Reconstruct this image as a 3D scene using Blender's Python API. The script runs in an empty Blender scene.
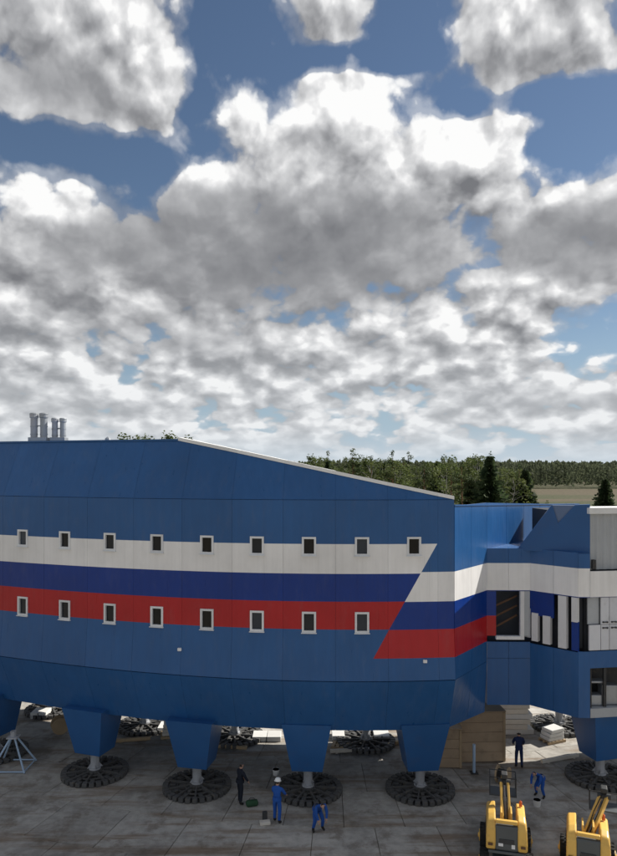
import bpy, bmesh, math, random
from mathutils import Vector, Matrix
random.seed(11)
R = math.radians
scene = bpy.context.scene
col = scene.collection

# ------------------------------------------------------------------ camera
CAMZ = 14.5
FPX, CX, HY = 690.0, 308.5, 465.0          # focal length, centre and horizon in photograph pixels
cam_data = bpy.data.cameras.new('camera')
cam_data.sensor_fit = 'AUTO'; cam_data.sensor_width = 36.0
cam_data.lens = 36.0 * FPX / 856.0
cam_data.shift_y = (HY - 428.0) / 856.0
cam_data.clip_start = 0.1; cam_data.clip_end = 20000
cam = bpy.data.objects.new('camera', cam_data); col.objects.link(cam)
cam.location = (0, 0, CAMZ); cam.rotation_euler = (R(90), 0, 0)
scene.camera = cam

# ------------------------------------------------------------------ sun, sky
SUN = Vector((0.70, 0.32, 0.64)).normalized()
SUN_EL = math.asin(SUN.z); SUN_AZ = math.atan2(SUN.x, SUN.y)
sd = bpy.data.lights.new('sun', 'SUN'); sd.energy = 4.8; sd.angle = R(0.5); sd.color = (1.0, 0.955, 0.88)
sun = bpy.data.objects.new('sun', sd); col.objects.link(sun)
sun.location = (20, 10, 60)
sun.rotation_euler = (-SUN).to_track_quat('-Z', 'Y').to_euler()

scene.view_settings.view_transform = 'Standard'
scene.view_settings.look = 'None'
scene.view_settings.gamma = 1.0
scene.view_settings.use_curve_mapping = False
scene.view_settings.exposure = 0.45
scene.cycles.max_bounces = 6
scene.cycles.transparent_max_bounces = 8
try:
    scene.cycles.use_denoising = True
except Exception:
    pass

world = bpy.data.worlds.new('World'); scene.world = world; world.use_nodes = True
wt = world.node_tree; wt.nodes.clear()
try:
    world.cycles.sampling_method = 'MANUAL'; world.cycles.sample_map_resolution = 512
except Exception:
    pass

class NG:
    """small helper that writes node arithmetic"""
    def __init__(self, tree): self.t = tree
    def n(self, typ, **kw):
        x = self.t.nodes.new(typ)
        for k, v in kw.items(): setattr(x, k, v)
        return x
    def put(self, sock, v):
        if hasattr(v, 'is_linked') or isinstance(v, bpy.types.NodeSocket): self.t.links.new(v, sock)
        else: sock.default_value = v
    def m(self, op, a, b=0.0, c=None, clamp=False):
        x = self.n('ShaderNodeMath', operation=op); x.use_clamp = clamp
        self.put(x.inputs[0], a); self.put(x.inputs[1], b)
        if c is not None: self.put(x.inputs[2], c)
        return x.outputs[0]
    def v(self, op, a, b=None):
        x = self.n('ShaderNodeVectorMath', operation=op)
        self.put(x.inputs[0], a)
        if b is not None: self.put(x.inputs[1], b)
        return x.outputs['Value'] if op in ('DOT_PRODUCT', 'LENGTH') else x.outputs[0]
    def xyz(self, a, b, c=0.0):
        x = self.n('ShaderNodeCombineXYZ')
        self.put(x.inputs[0], a); self.put(x.inputs[1], b); self.put(x.inputs[2], c)
        return x.outputs[0]
    def step(self, x, lo, hi):
        r = self.n('ShaderNodeMapRange', interpolation_type='SMOOTHSTEP')
        self.put(r.inputs[0], x); r.inputs[1].default_value = lo; r.inputs[2].default_value = hi
        return r.outputs[0]
    def mixc(self, f, a, b):
        x = self.n('ShaderNodeMix', data_type='RGBA')
        self.put(x.inputs['Factor'], f); self.put(x.inputs[6], a); self.put(x.inputs[7], b)
        return x.outputs[2]

def sky_dir(px, py):
    """direction of a cloud feature as azimuth, elevation in radians"""
    d = Vector(((px - CX) / FPX, 1.0, (HY - py) / FPX)).normalized()
    return math.atan2(d.x, d.y), math.asin(d.z)

# cloud masses: centre, half width, half height, weight  (positive cloud, negative open sky)
MASSES = [
    (60, 45, 155, 78, .62), (165, 70, 48, 42, .22), (330, 8, 64, 46, .62), (385, 70, 34, 14, .25), (535, 28, 92, 58, .7), (600, 70, 40, 28, .2),
    (35, 215, 85, 62, .5), (215, 215, 120, 62, .5), (335, 160, 125, 86, .6), (335, 118, 92, 46, .30), (470, 150, 45, 40, .2), (540, 185, 40, 40, .2), (430, 170, 70, 66, .3),
    (500, 180, 75, 62, .45), (595, 240, 85, 52, .62), (560, 290, 60, 24, .3), (250, 120, 40, 34, .12),
    (160, 340, 260, 80, .40), (330, 310, 150, 60, .30), (470, 345, 90, 60, .32), (300, 425, 900, 66, .50), (30, 300, 90, 60, .25),
    (600, 400, 50, 28, .35), (530, 345, 40, 40, .2),
    (250, 40, 48, 66, -.9), (60, 146, 95, 20, -1.15), (130, 165, 36, 30, -.8), (205, 128, 26, 26, -.55), (350, 60, 80, 11, -1.2), (515, 102, 66, 11, -1.05),
    (425, 66, 45, 50, -.5), (462, 100, 22, 22, -.55), (590, 125, 52, 38, -.85), (617, 10, 30, 20, -.5),
    (590, 325, 38, 50, -.75), (462, 272, 15, 8, -.24), (412, 270, 12, 7, -.3), (490, 266, 12, 7, -.25), (440, 262, 50, 22, .22), (155, 250, 12, 8, -.25),
    (548, 300, 40, 30, .2),
]
# where the clouds are deep and their flat bases show grey
BASES = [
    (215, 240, 140, 46, .95), (380, 225, 70, 42, .55), (590, 240, 62, 34, .85), (95, 105, 100, 26, .42), (50, 60, 60, 30, .2), (480, 78, 60, 20, .4),
    (130, 330, 120, 26, .45), (330, 290, 120, 24, .5), (480, 250, 60, 24, .35), (60, 270, 90, 22, .35), (300, 350, 120, 18, .35), (450, 355, 70, 12, .3),
    (300, 400, 400, 12, .2), (560, 405, 60, 14, .3), (30, 395, 60, 14, .2),
    (40, 185, 50, 26, -.5), (345, 110, 100, 32, -.5), (490, 140, 60, 28, -.45), (430, 130, 30, 30, -.2), (210, 160, 30, 20, -.3), (140, 285, 40, 22, -.35), (480, 310, 40, 22, -.35),
]
def blobs(g, coord, items):
    total = None
    for (px, py, sx, sy, w) in items:
        a, e = sky_dir(px, py)
        d = g.v('MULTIPLY', g.v('SUBTRACT', coord, (a, e, 0)), (FPX / sx, FPX / sy, 0))
        d2 = g.v('DOT_PRODUCT', d, d)
        q = g.m('EXPONENT', g.m('MULTIPLY', g.m('POWER', d2, 1.6), -0.62))
        total = g.m('MULTIPLY_ADD', q, w, 0.0 if total is None else total)
    return total

def cloud_group():
    """cloud billows for a direction given as azimuth, elevation"""
    t = bpy.data.node_groups.new('cloud_billows', 'ShaderNodeTree')
    t.interface.new_socket('Coord', in_out='INPUT', socket_type='NodeSocketVector')
    t.interface.new_socket('Billow', in_out='OUTPUT', socket_type='NodeSocketFloat')
    t.interface.new_socket('Wisp', in_out='OUTPUT', socket_type='NodeSocketFloat')
    t.interface.new_socket('Low', in_out='OUTPUT', socket_type='NodeSocketFloat')
    g = NG(t)
    i = g.n('NodeGroupInput').outputs[0]; o = g.n('NodeGroupOutput')
    s = g.n('ShaderNodeSeparateXYZ'); t.links.new(i, s.inputs[0])
    az, el = s.outputs[0], s.outputs[1]
    k = g.m('ADD', g.m('MAXIMUM', el, -0.02), 0.13)
    p = g.xyz(g.m('MULTIPLY', az, 2.05), g.m('MULTIPLY', g.m('POWER', k, 0.45), 1.62 / 0.45), 0)
    warp = g.n('ShaderNodeTexNoise', noise_dimensions='2D'); t.links.new(p, warp.inputs['Vector'])
    warp.inputs['Scale'].default_value = 7.0; warp.inputs['Detail'].default_value = 5; warp.inputs['Roughness'].default_value = .58
    pw = g.v('ADD', p, g.v('MULTIPLY', g.v('SUBTRACT', warp.outputs['Color'], (.5, .5, .5)), (.075, .075, 0)))
    bil = g.n('ShaderNodeTexVoronoi', feature='SMOOTH_F1', voronoi_dimensions='2D'); t.links.new(pw, bil.inputs['Vector'])
    bil.inputs['Scale'].default_value = 3.9; bil.inputs['Detail'].default_value = 3.0; bil.inputs['Roughness'].default_value = .5
    bil.inputs['Lacunarity'].default_value = 2.2; bil.inputs['Smoothness'].default_value = .28
    fine = g.n('ShaderNodeTexNoise', noise_dimensions='2D'); t.links.new(g.v('ADD', p, (7.3, 2.1, 0)), fine.inputs['Vector'])
    fine.inputs['Scale'].default_value = 2.6; fine.inputs['Detail'].default_value = 8; fine.inputs['Roughness'].default_value = .57
    f1 = g.m('SUBTRACT', fine.outputs[0], .5)
    bil2 = g.n('ShaderNodeTexVoronoi', feature='SMOOTH_F1', voronoi_dimensions='2D'); t.links.new(pw, bil2.inputs['Vector'])
    bil2.inputs['Scale'].default_value = 9.5; bil2.inputs['Detail'].default_value = 1.5; bil2.inputs['Roughness'].default_value = .5
    bil2.inputs['Lacunarity'].default_value = 2.2; bil2.inputs['Smoothness'].default_value = .3
    lowm = g.m('MULTIPLY', g.step(el, .34, .12), .72)
    mixd = g.m('MULTIPLY_ADD', g.m('SUBTRACT', bil2.outputs['Distance'], bil.outputs['Distance']), lowm, bil.outputs['Distance'])
    mixd = g.m('MULTIPLY_ADD', g.m('SUBTRACT', bil2.outputs['Distance'], .42), .22, mixd)
    f2 = g.m('SUBTRACT', .40, mixd)
    low = g.n('ShaderNodeTexNoise', noise_dimensions='2D'); t.links.new(g.v('ADD', pw, (7.3, 2.1, 0)), low.inputs['Vector'])
    low.inputs['Scale'].default_value = 2.6; low.inputs['Detail'].default_value = 2.0; low.inputs['Roughness'].default_value = .5
    t.links.new(f2, o.inputs[0]); t.links.new(f1, o.inputs[1]); t.links.new(low.outputs[0], o.inputs[2])
    return t

g = NG(wt)
tc = g.n('ShaderNodeTexCoord'); sp = g.n('ShaderNodeSeparateXYZ'); wt.links.new(tc.outputs['Generated'], sp.inputs[0])
azn = g.m('ARCTAN2', sp.outputs[0], sp.outputs[1])
eln = g.m('ARCSINE', sp.outputs[2])
coord = g.xyz(azn, eln, 0)
CG = cloud_group()
def cloud_at(offset):
    n = g.n('ShaderNodeGroup'); n.node_tree = CG
    wt.links.new(g.v('ADD', coord, offset) if offset else coord, n.inputs[0])
    return n.outputs[0], n.outputs[1], n.outputs[2]
bil0, wsp0, low0 = cloud_at(None)
bil1, wsp1, low1 = cloud_at((0.012, 0.022, 0))
# large structure: the masses named above in front, broad noise of the same kind over the rest of the sky
wd = g.v('MULTIPLY', g.v('SUBTRACT', coord, (0, .26, 0)), (1 / .52, 1 / .48, 0))
win = g.m('EXPONENT', g.m('MULTIPLY', g.m('POWER', g.v('DOT_PRODUCT', wd, wd), 3.0), -1.0))
away = g.m('SUBTRACT', 1.0, win)
brd = g.n('ShaderNodeTexNoise'); wt.links.new(tc.outputs['Generated'], brd.inputs['Vector'])
brd.inputs['Scale'].default_value = 2.6; brd.inputs['Detail'].default_value = 3.0
broad = g.m('MULTIPLY', away, g.m('MULTIPLY_ADD', g.m('SUBTRACT', brd.outputs[0], .5), 2.0, .42))
low_rows = g.n('ShaderNodeTexNoise', noise_dimensions='2D')
wt.links.new(g.v('MULTIPLY', coord, (5.5, 24.0, 0)), low_rows.inputs['Vector']); low_rows.inputs['Scale'].default_value = 1.0; low_rows.inputs['Detail'].default_value = 4; low_rows.inputs['Roughness'].default_value = .55
rows = g.m('MULTIPLY', g.m('SUBTRACT', low_rows.outputs[0], .5), g.step(eln, .30, .12))
bias = g.m('ADD', blobs(g, coord, MASSES), broad)
fine0 = g.m('MULTIPLY_ADD', wsp0, .95, g.m('MULTIPLY_ADD', bil0, 1.05, g.m('ADD', bias, .17)))
fine0 = g.m('MULTIPLY_ADD', rows, .9, fine0)
relief = g.m('MULTIPLY', g.m('SUBTRACT', bil0, bil1), .92)
relief = g.m('MULTIPLY_ADD', g.m('SUBTRACT', low0, low1), .32, relief)
bias1 = blobs(g, g.v('ADD', coord, (0.02, 0.055, 0)), MASSES)
relief = g.m('MULTIPLY_ADD', g.m('SUBTRACT', blobs(g, coord, MASSES), bias1), .26, relief)
base = g.m('MULTIPLY_ADD', away, .32, blobs(g, coord, BASES))
lit = g.m('MULTIPLY_ADD', relief, g.m('SUBTRACT', 1.0, g.m('MULTIPLY', g.step(base, .15, .8), .72)), .79)
lit = g.m('MULTIPLY_ADD', bil0, .22, lit)
lit = g.m('MULTIPLY_ADD', rows, -.34, lit)
lit = g.m('MULTIPLY_ADD', g.step(fine0, .0, .9), -.12, lit)
lit = g.m('MULTIPLY_ADD', base, -.40, lit)
lit = g.m('MAXIMUM', g.m('MINIMUM', lit, 1.0), 0.0)
ramp = g.n('ShaderNodeValToRGB'); wt.links.new(lit, ramp.inputs[0])
cr = ramp.color_ramp
cr.elements[0].position = 0; cr.elements[0].color = (.185, .19, .205, 1)
cr.elements[1].position = 1; cr.elements[1].color = (.97, .97, .965, 1)
for pos, c in ((.25, (.285, .29, .305, 1)), (.5, (.45, .455, .47, 1)), (.75, (.66, .665, .675, 1)), (.9, (.83, .83, .835, 1))):
    e = cr.elements.new(pos); e.color = c
# distant clouds pale out into the air above the horizon
hz = g.step(eln, .26, -.01)
ccol = g.mixc(g.m('MULTIPLY', hz, .58), ramp.outputs[0], (.70, .735, .77, 1))
veil = g.m('MULTIPLY', g.step(g.m('MULTIPLY_ADD', wsp0, 1.1, fine0), -.34, .10), .34)
alpha = g.m('MULTIPLY', g.m('MAXIMUM', g.step(fine0, -.06, .25), veil), g.step(eln, -.02, .02))
sky = g.n('ShaderNodeTexSky', sky_type='NISHITA'); sky.sun_disc = False
sky.sun_elevation = SUN_EL; sky.sun_rotation = SUN_AZ; sky.air_density = 1.0; sky.dust_density = .25; sky.ozone_density = 2.5
skyc = g.mixc(g.m('MULTIPLY', g.step(eln, .24, .0), .85), sky.outputs[0], (5.2, 7.0, 8.8, 1))
b_sky = g.n('ShaderNodeBackground'); wt.links.new(skyc, b_sky.inputs[0]); b_sky.inputs[1].default_value = .054
b_cl = g.n('ShaderNodeBackground'); wt.links.new(ccol, b_cl.inputs[0]); b_cl.inputs[1].default_value = .74
mx = g.n('ShaderNodeMixShader'); wt.links.new(alpha, mx.inputs[0]); wt.links.new(b_sky.outputs[0], mx.inputs[1]); wt.links.new(b_cl.outputs[0], mx.inputs[2])
b_hz = g.n('ShaderNodeBackground'); b_hz.inputs[0].default_value = (.50, .57, .63, 1); b_hz.inputs[1].default_value = .85
mh = g.n('ShaderNodeMixShader'); wt.links.new(g.m('MULTIPLY', g.step(eln, .06, .0), .72), mh.inputs[0])
wt.links.new(mx.outputs[0], mh.inputs[1]); wt.links.new(b_hz.outputs[0], mh.inputs[2])
wo = g.n('ShaderNodeOutputWorld'); wt.links.new(mh.outputs[0], wo.inputs[0])

# ------------------------------------------------------------------ materials
MATS = {}
def principled(name, base=(.5, .5, .5), rough=.6, metal=0.0, spec=.5, coat=0.0):
    m = bpy.data.materials.new(name); m.use_nodes = True
    b = m.node_tree.nodes['Principled BSDF']
    b.inputs['Base Color'].default_value = (*base, 1); b.inputs['Roughness'].default_value = rough
    b.inputs['Metallic'].default_value = metal; b.inputs['Specular IOR Level'].default_value = spec
    b.inputs['Coat Weight'].default_value = coat
    MATS[name] = m
    return m, NG(m.node_tree), b
def noise(g, vec, scale, detail=4, rough=.55):
    n = g.n('ShaderNodeTexNoise'); g.t.links.new(vec, n.inputs['Vector'])
    n.inputs['Scale'].default_value = scale; n.inputs['Detail'].default_value = detail; n.inputs['Roughness'].default_value = rough
    return n.outputs[0]
def objco(g): return g.n('ShaderNodeTexCoord').outputs['Object']
def geopos(g): return g.n('ShaderNodeNewGeometry').outputs['Position']
def bump(g, b, h, strength, dist):
    n = g.n('ShaderNodeBump'); n.inputs['Strength'].default_value = strength; n.inputs['Distance'].default_value = dist
    g.t.links.new(h, n.inputs['Height']); g.t.links.new(n.outputs[0], b.inputs['Normal'])
def worn(name, base, rough=.6, metal=0.0, spec=.5, scale=3.0, amount=.3, dirt=(.09, .075, .06), dirt_amt=.35, bscale=60, bstr=.15):
    """plain paint, metal or board with uneven tone, dirt and fine relief"""
    m, g, b = principled(name, base, rough, metal, spec)
    p = geopos(g)
    a = noise(g, p, scale, 5)
    f = g.m('MULTIPLY_ADD', a, amount * 2, 1 - amount)
    oi = g.n('ShaderNodeObjectInfo')
    f = g.m('MULTIPLY', f, g.m('MULTIPLY_ADD', oi.outputs['Random'], .16, .92))
    c = g.v('MULTIPLY', base, g.xyz(f, f, f))
    d = g.m('MULTIPLY', g.step(noise(g, g.v('ADD', p, (9, 3, 5)), scale * 1.7, 6, .65), .5, .75), dirt_amt)
    c = g.mixc(d, c, (*dirt, 1))
    g.t.links.new(c, b.inputs['Base Color'])
    g.t.links.new(g.m('MULTIPLY_ADD', a, .25, rough - .12), b.inputs['Roughness'])
    bump(g, b, noise(g, p, bscale, 3), bstr, .01)
    return m

BLUE, NAVY, RED, WHITE = (.021, .098, .27), (.001, .033, .225), (.42, .013, .018), (.80, .79, .78)
def livery(name, shifted):
    """painted metal cladding: blue with white, navy and red bands, the bands stepping down past a slanted break. UV = (X, Z) / 20"""
    m, g, b = principled(name, BLUE, .38, 0, .4)
    uv = g.n('ShaderNodeUVMap').outputs[0]
    s = g.n('ShaderNodeSeparateXYZ'); g.t.links.new(uv, s.inputs[0])
    X = g.m('MULTIPLY', s.outputs[0], 20.0); Z = g.m('MULTIPLY', s.outputs[1], 20.0)
    if shifted:
        zz = g.m('ADD', Z, 1.19)
    else:
        edge = g.m('MULTIPLY_ADD', g.m('SUBTRACT', Z, 11.10), .57, 5.40)
        zz = g.m('MULTIPLY_ADD', g.m('GREATER_THAN', X, edge), 1.19, Z)
    r = g.n('ShaderNodeValToRGB'); g.t.links.new(g.m('DIVIDE', zz, 20.0), r.inputs[0])
    cr = r.color_ramp; cr.interpolation = 'CONSTANT'
    cr.elements[0].position = 0; cr.elements[0].color = (*BLUE, 1)
    cr.elements[1].position = 11.10 / 20; cr.elements[1].color = (*BLUE, 1)
    for z, c in ((7.57, RED), (8.74, NAVY), (9.88, WHITE)):
        e = cr.elements.new(z / 20); e.color = (*c, 1)
    p = geopos(g)
    oi = g.n('ShaderNodeObjectInfo')
    f = g.m('MULTIPLY', g.m('MULTIPLY_ADD', noise(g, p, .45, 5), .40, .80), g.m('MULTIPLY_ADD', oi.outputs['Random'], .07, .965))
    streak = noise(g, g.v('MULTIPLY', p, (5, 5, .25)), 1.0, 4)
    f = g.m('MULTIPLY', f, g.m('MULTIPLY_ADD', streak, .24, .88))
    c = g.v('MULTIPLY', r.outputs[0], g.xyz(f, f, f))
    dust = g.m('MULTIPLY', g.step(noise(g, g.v('MULTIPLY', p, (2.2, 2.2, .7)), 1.1, 6, .65), .48, .8), .09)
    c = g.mixc(dust, c, (.22, .21, .20, 1))
    g.t.links.new(c, b.inputs['Base Color'])
    g.t.links.new(g.m('MULTIPLY_ADD', streak, .24, .2), b.inputs['Roughness'])
    bump(g, b, g.m('MULTIPLY_ADD', noise(g, g.v('MULTIPLY', p, (14, 14, .8)), 1.0, 2), .12, noise(g, g.v('MULTIPLY', p, (1, 1, .55)), 1.1, 2)), .55, .05)
    return m
livery('cladding', False); livery('cladding_low_bands', True)
worn('grey_blue', (.13, .19, .32), .45, 0, .4, 1.2, .15, dirt_amt=.1)
worn('navy_board', NAVY, .4, 0, .4, 1.2, .2, dirt_amt=.1)
worn('blue_paint', BLUE, .4, 0, .4, .9, .15, dirt_amt=.15)
worn('white_paint', (.74, .74, .74), .5, 0, .4, 1.4, .08, dirt_amt=.12)
worn('white_membrane', (.78, .78, .77), .6, 0, .3, 1.0, .06, dirt_amt=.08)
worn('window_white', (.72, .73, .74), .45, 0, .4, 2, .08, dirt_amt=.12)
worn('grey_panel', (.42, .44, .46), .5, .0, .4, 1.2, .12, dirt_amt=.15)
worn('pale_panel', (.60, .61, .64), .55, 0, .4, 1.2, .10, dirt_amt=.18)
worn('dark_steel', (.040, .042, .044), .6, .2, .5, 3, .4, dirt=(.12, .095, .07), dirt_amt=.5)
worn('pad_steel', (.088, .087, .085), .75, .1, .4, 2.2, .45, dirt=(.17, .14, .10), dirt_amt=.6)
worn('dark_wall', (.05, .055, .065), .7, 0, .3, 1.5, .3, dirt_amt=.2)
worn('galvanised', (.36, .38, .40), .45, .5, .5, 3, .15, dirt_amt=.2)
worn('grey_post', (.40, .41, .43), .55, .1, .5, 3, .15, dirt_amt=.25)
worn('plywood', (.42, .31, .205), .75, 0, .3, 1.4, .22, dirt_amt=.3)
worn('timber', (.42, .31, .19), .75, 0, .3, 2.2, .25, dirt_amt=.25)
worn('pale_board', (.66, .61, .53), .7, 0, .3, 1.6, .15, dirt_amt=.15)
worn('white_foam', (.66, .65, .62), .7, 0, .3, 1.6, .06, dirt_amt=.08)
worn('lift_yellow', (.74, .45, .10), .4, 0, .5, 2.4, .10, dirt=(.12, .09, .06), dirt_amt=.22)
worn('lift_grey', (.085, .095, .10), .5, .1, .5, 2.4, .2, dirt_amt=.25)
worn('rubber', (.018, .018, .018), .8, 0, .3, 4, .25, dirt=(.10, .085, .07), dirt_amt=.45)
worn('overall_blue', (.020, .085, .34), .85, 0, .2, 9, .22, dirt_amt=.15)
worn('overall_dark', (.014, .018, .028), .85, 0, .2, 9, .25, dirt_amt=.2)
worn('overall_navy', (.018, .030, .085), .85, 0, .2, 9, .25, dirt_amt=.2)
worn('skin', (.46, .27, .19), .6, 0, .4, 12, .08, dirt_amt=.05)
worn('boot', (.02, .018, .016), .7, 0, .3, 9, .2)
worn('hair', (.03, .02, .015), .7, 0, .3, 20, .2)
worn('helmet_white', (.80, .80, .78), .35, 0, .5, 6, .05, dirt_amt=.05)
worn('helmet_orange', (.55, .10, .02), .35, 0, .5, 6, .05, dirt_amt=.05)
worn('green_cloth', (.03, .08, .04), .8, 0, .2, 9, .2)
worn('pale_blue_pipe', (.36, .48, .62), .45, 0, .4, 3, .1, dirt_amt=.15)
worn('rusty_steel', (.13, .07, .04), .8, .1, .4, 5, .35)

m, g_, b_ = principled('window_glass', (.012, .016, .02), .05, 0, .32)
pp = geopos(g_); oi_ = g_.n('ShaderNodeObjectInfo')
f_ = g_.m('MULTIPLY_ADD', g_.m('POWER', oi_.outputs['Random'], 3.0), .07, .004)
g_.t.links.new(g_.xyz(f_, g_.m('MULTIPLY', f_, 1.25), g_.m('MULTIPLY', f_, 1.6)), b_.inputs['Base Color'])
bump(g_, b_, noise(g_, pp, 2.0, 2), .06, .05)

# stained concrete
def concrete(name, lo, hi, brown, bamt):
    m, g, b = principled(name, lo, .8, 0, .4)
    p = geopos(g); oi = g.n('ShaderNodeObjectInfo')
    a = noise(g, p, .35, 6, .6); a2 = noise(g, p, 2.6, 6, .65)
    c = g.mixc(g.step(g.m('MULTIPLY_ADD', a2, .5, g.m('MULTIPLY', a, .5)), .35, .65), (*lo, 1), (*hi, 1))
    f = g.m('MULTIPLY_ADD', oi.outputs['Random'], .28, .86)
    c = g.v('MULTIPLY', c, g.xyz(f, f, f))
    q = g.v('MULTIPLY', p, (.17, 1.35, 1.0))
    st = g.m('MULTIPLY', g.step(noise(g, q, .9, 7, .68), .47, .66), bamt)
    c = g.mixc(st, c, (*brown, 1))
    wet = g.step(noise(g, g.v('ADD', p, (31, 7, 0)), .3, 5, .6), .50, .66)
    c = g.v('MULTIPLY', c, g.xyz(*[g.m('MULTIPLY_ADD', wet, -.38, 1.0)] * 3))
    blot = g.step(noise(g, g.v('ADD', p, (3, 17, 0)), .8, 8, .72), .50, .64)
    c = g.mixc(g.m('MULTIPLY', blot, .5), c, (.13, .098, .066, 1))
    grit = g.step(noise(g, p, 30, 3), .60, .70)
    c = g.mixc(g.m('MULTIPLY', grit, .35), c, (.05, .045, .04, 1))
    g.t.links.new(c, b.inputs['Base Color'])
    g.t.links.new(g.m('MULTIPLY_ADD', wet, -.22, .86), b.inputs['Roughness'])
    bump(g, b, g.m('MULTIPLY_ADD', a2, .6, noise(g, p, 40, 4)), .35, .012)
    return m
concrete('concrete_slab', (.29, .275, .245), (.46, .435, .39), (.20, .135, .08), .8)
concrete('joint_dirt', (.20, .17, .125), (.27, .23, .17), (.10, .065, .04), .6)

# terrain: sandy works yard behind, then rough grass and bare brown strips
m, g_, b_ = principled('terrain', (.1, .1, .06), .95, 0, .2)
pp = geopos(g_)
sx = g_.n('ShaderNodeSeparateXYZ'); g_.t.links.new(pp, sx.inputs[0])
n1 = noise(g_, pp, .035, 6, .6); n2 = noise(g_, pp, .6, 6, .65)
sand = g_.mixc(g_.step(n2, .35, .65), (.20, .175, .135, 1), (.32, .285, .225, 1))
grass = g_.mixc(g_.step(n2, .35, .65), (.045, .055, .024, 1), (.085, .088, .045, 1))
brown = g_.mixc(g_.step(n2, .3, .7), (.075, .062, .038, 1), (.13, .108, .07, 1))
strip = noise(g_, g_.v('MULTIPLY', pp, (.10, 1.0, 1)), .030, 3)
field = g_.mixc(g_.step(strip, .50, .58), brown, grass)
mixd = g_.step(g_.m('MULTIPLY_ADD', n1, 60.0, sx.outputs[1]), 85, 115)
c_ = g_.mixc(mixd, sand, field)
g_.t.links.new(c_, b_.inputs['Base Color'])
bump(g_, b_, n2, .5, .15)

def leafmat(name, lo, hi):
    m, g, b = principled(name, lo, .7, 0, .25)
    p = geopos(g); oi = g.n('ShaderNodeObjectInfo')
    a = noise(g, p, .55, 3)
    c = g.mixc(g.step(a, .32, .68), (*lo, 1), (*hi, 1))
    f = g.m('MULTIPLY_ADD', oi.outputs['Random'], .4, .8)
    c = g.v('MULTIPLY', c, g.xyz(f, f, g.m('MULTIPLY', f, .95)))
    g.t.links.new(c, b.inputs['Base Color'])
    b.inputs['Subsurface Weight'].default_value = 0
    tr = g.n('ShaderNodeBsdfTranslucent'); g.t.links.new(c, tr.inputs[0])
    mx = g.n('ShaderNodeMixShader'); mx.inputs[0].default_value = .42
    out = [n for n in g.t.nodes if n.type == 'OUTPUT_MATERIAL'][0]
    g.t.links.new(b.outputs[0], mx.inputs[1]); g.t.links.new(tr.outputs[0], mx.inputs[2]); g.t.links.new(mx.outputs[0], out.inputs[0])
    return m
leafmat('leaf_birch', (.070, .100, .030), (.14, .165, .058))
leafmat('leaf_pine', (.046, .068, .028), (.095, .118, .048))
leafmat('leaf_spruce', (.034, .058, .026), (.072, .10, .042))
leafmat('leaf_far_hazed', (.11, .135, .085), (.18, .20, .125))  # far leaves, distance haze put into the paler colour
worn('bark_grey', (.12, .10, .08), .9, 0, .2, 5, .3)
worn('bark_pale', (.42, .40, .36), .8, 0, .2, 5, .25, dirt=(.04, .035, .03), dirt_amt=.6)
worn('bark_red', (.20, .11, .06), .9, 0, .2, 5, .3)

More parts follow.
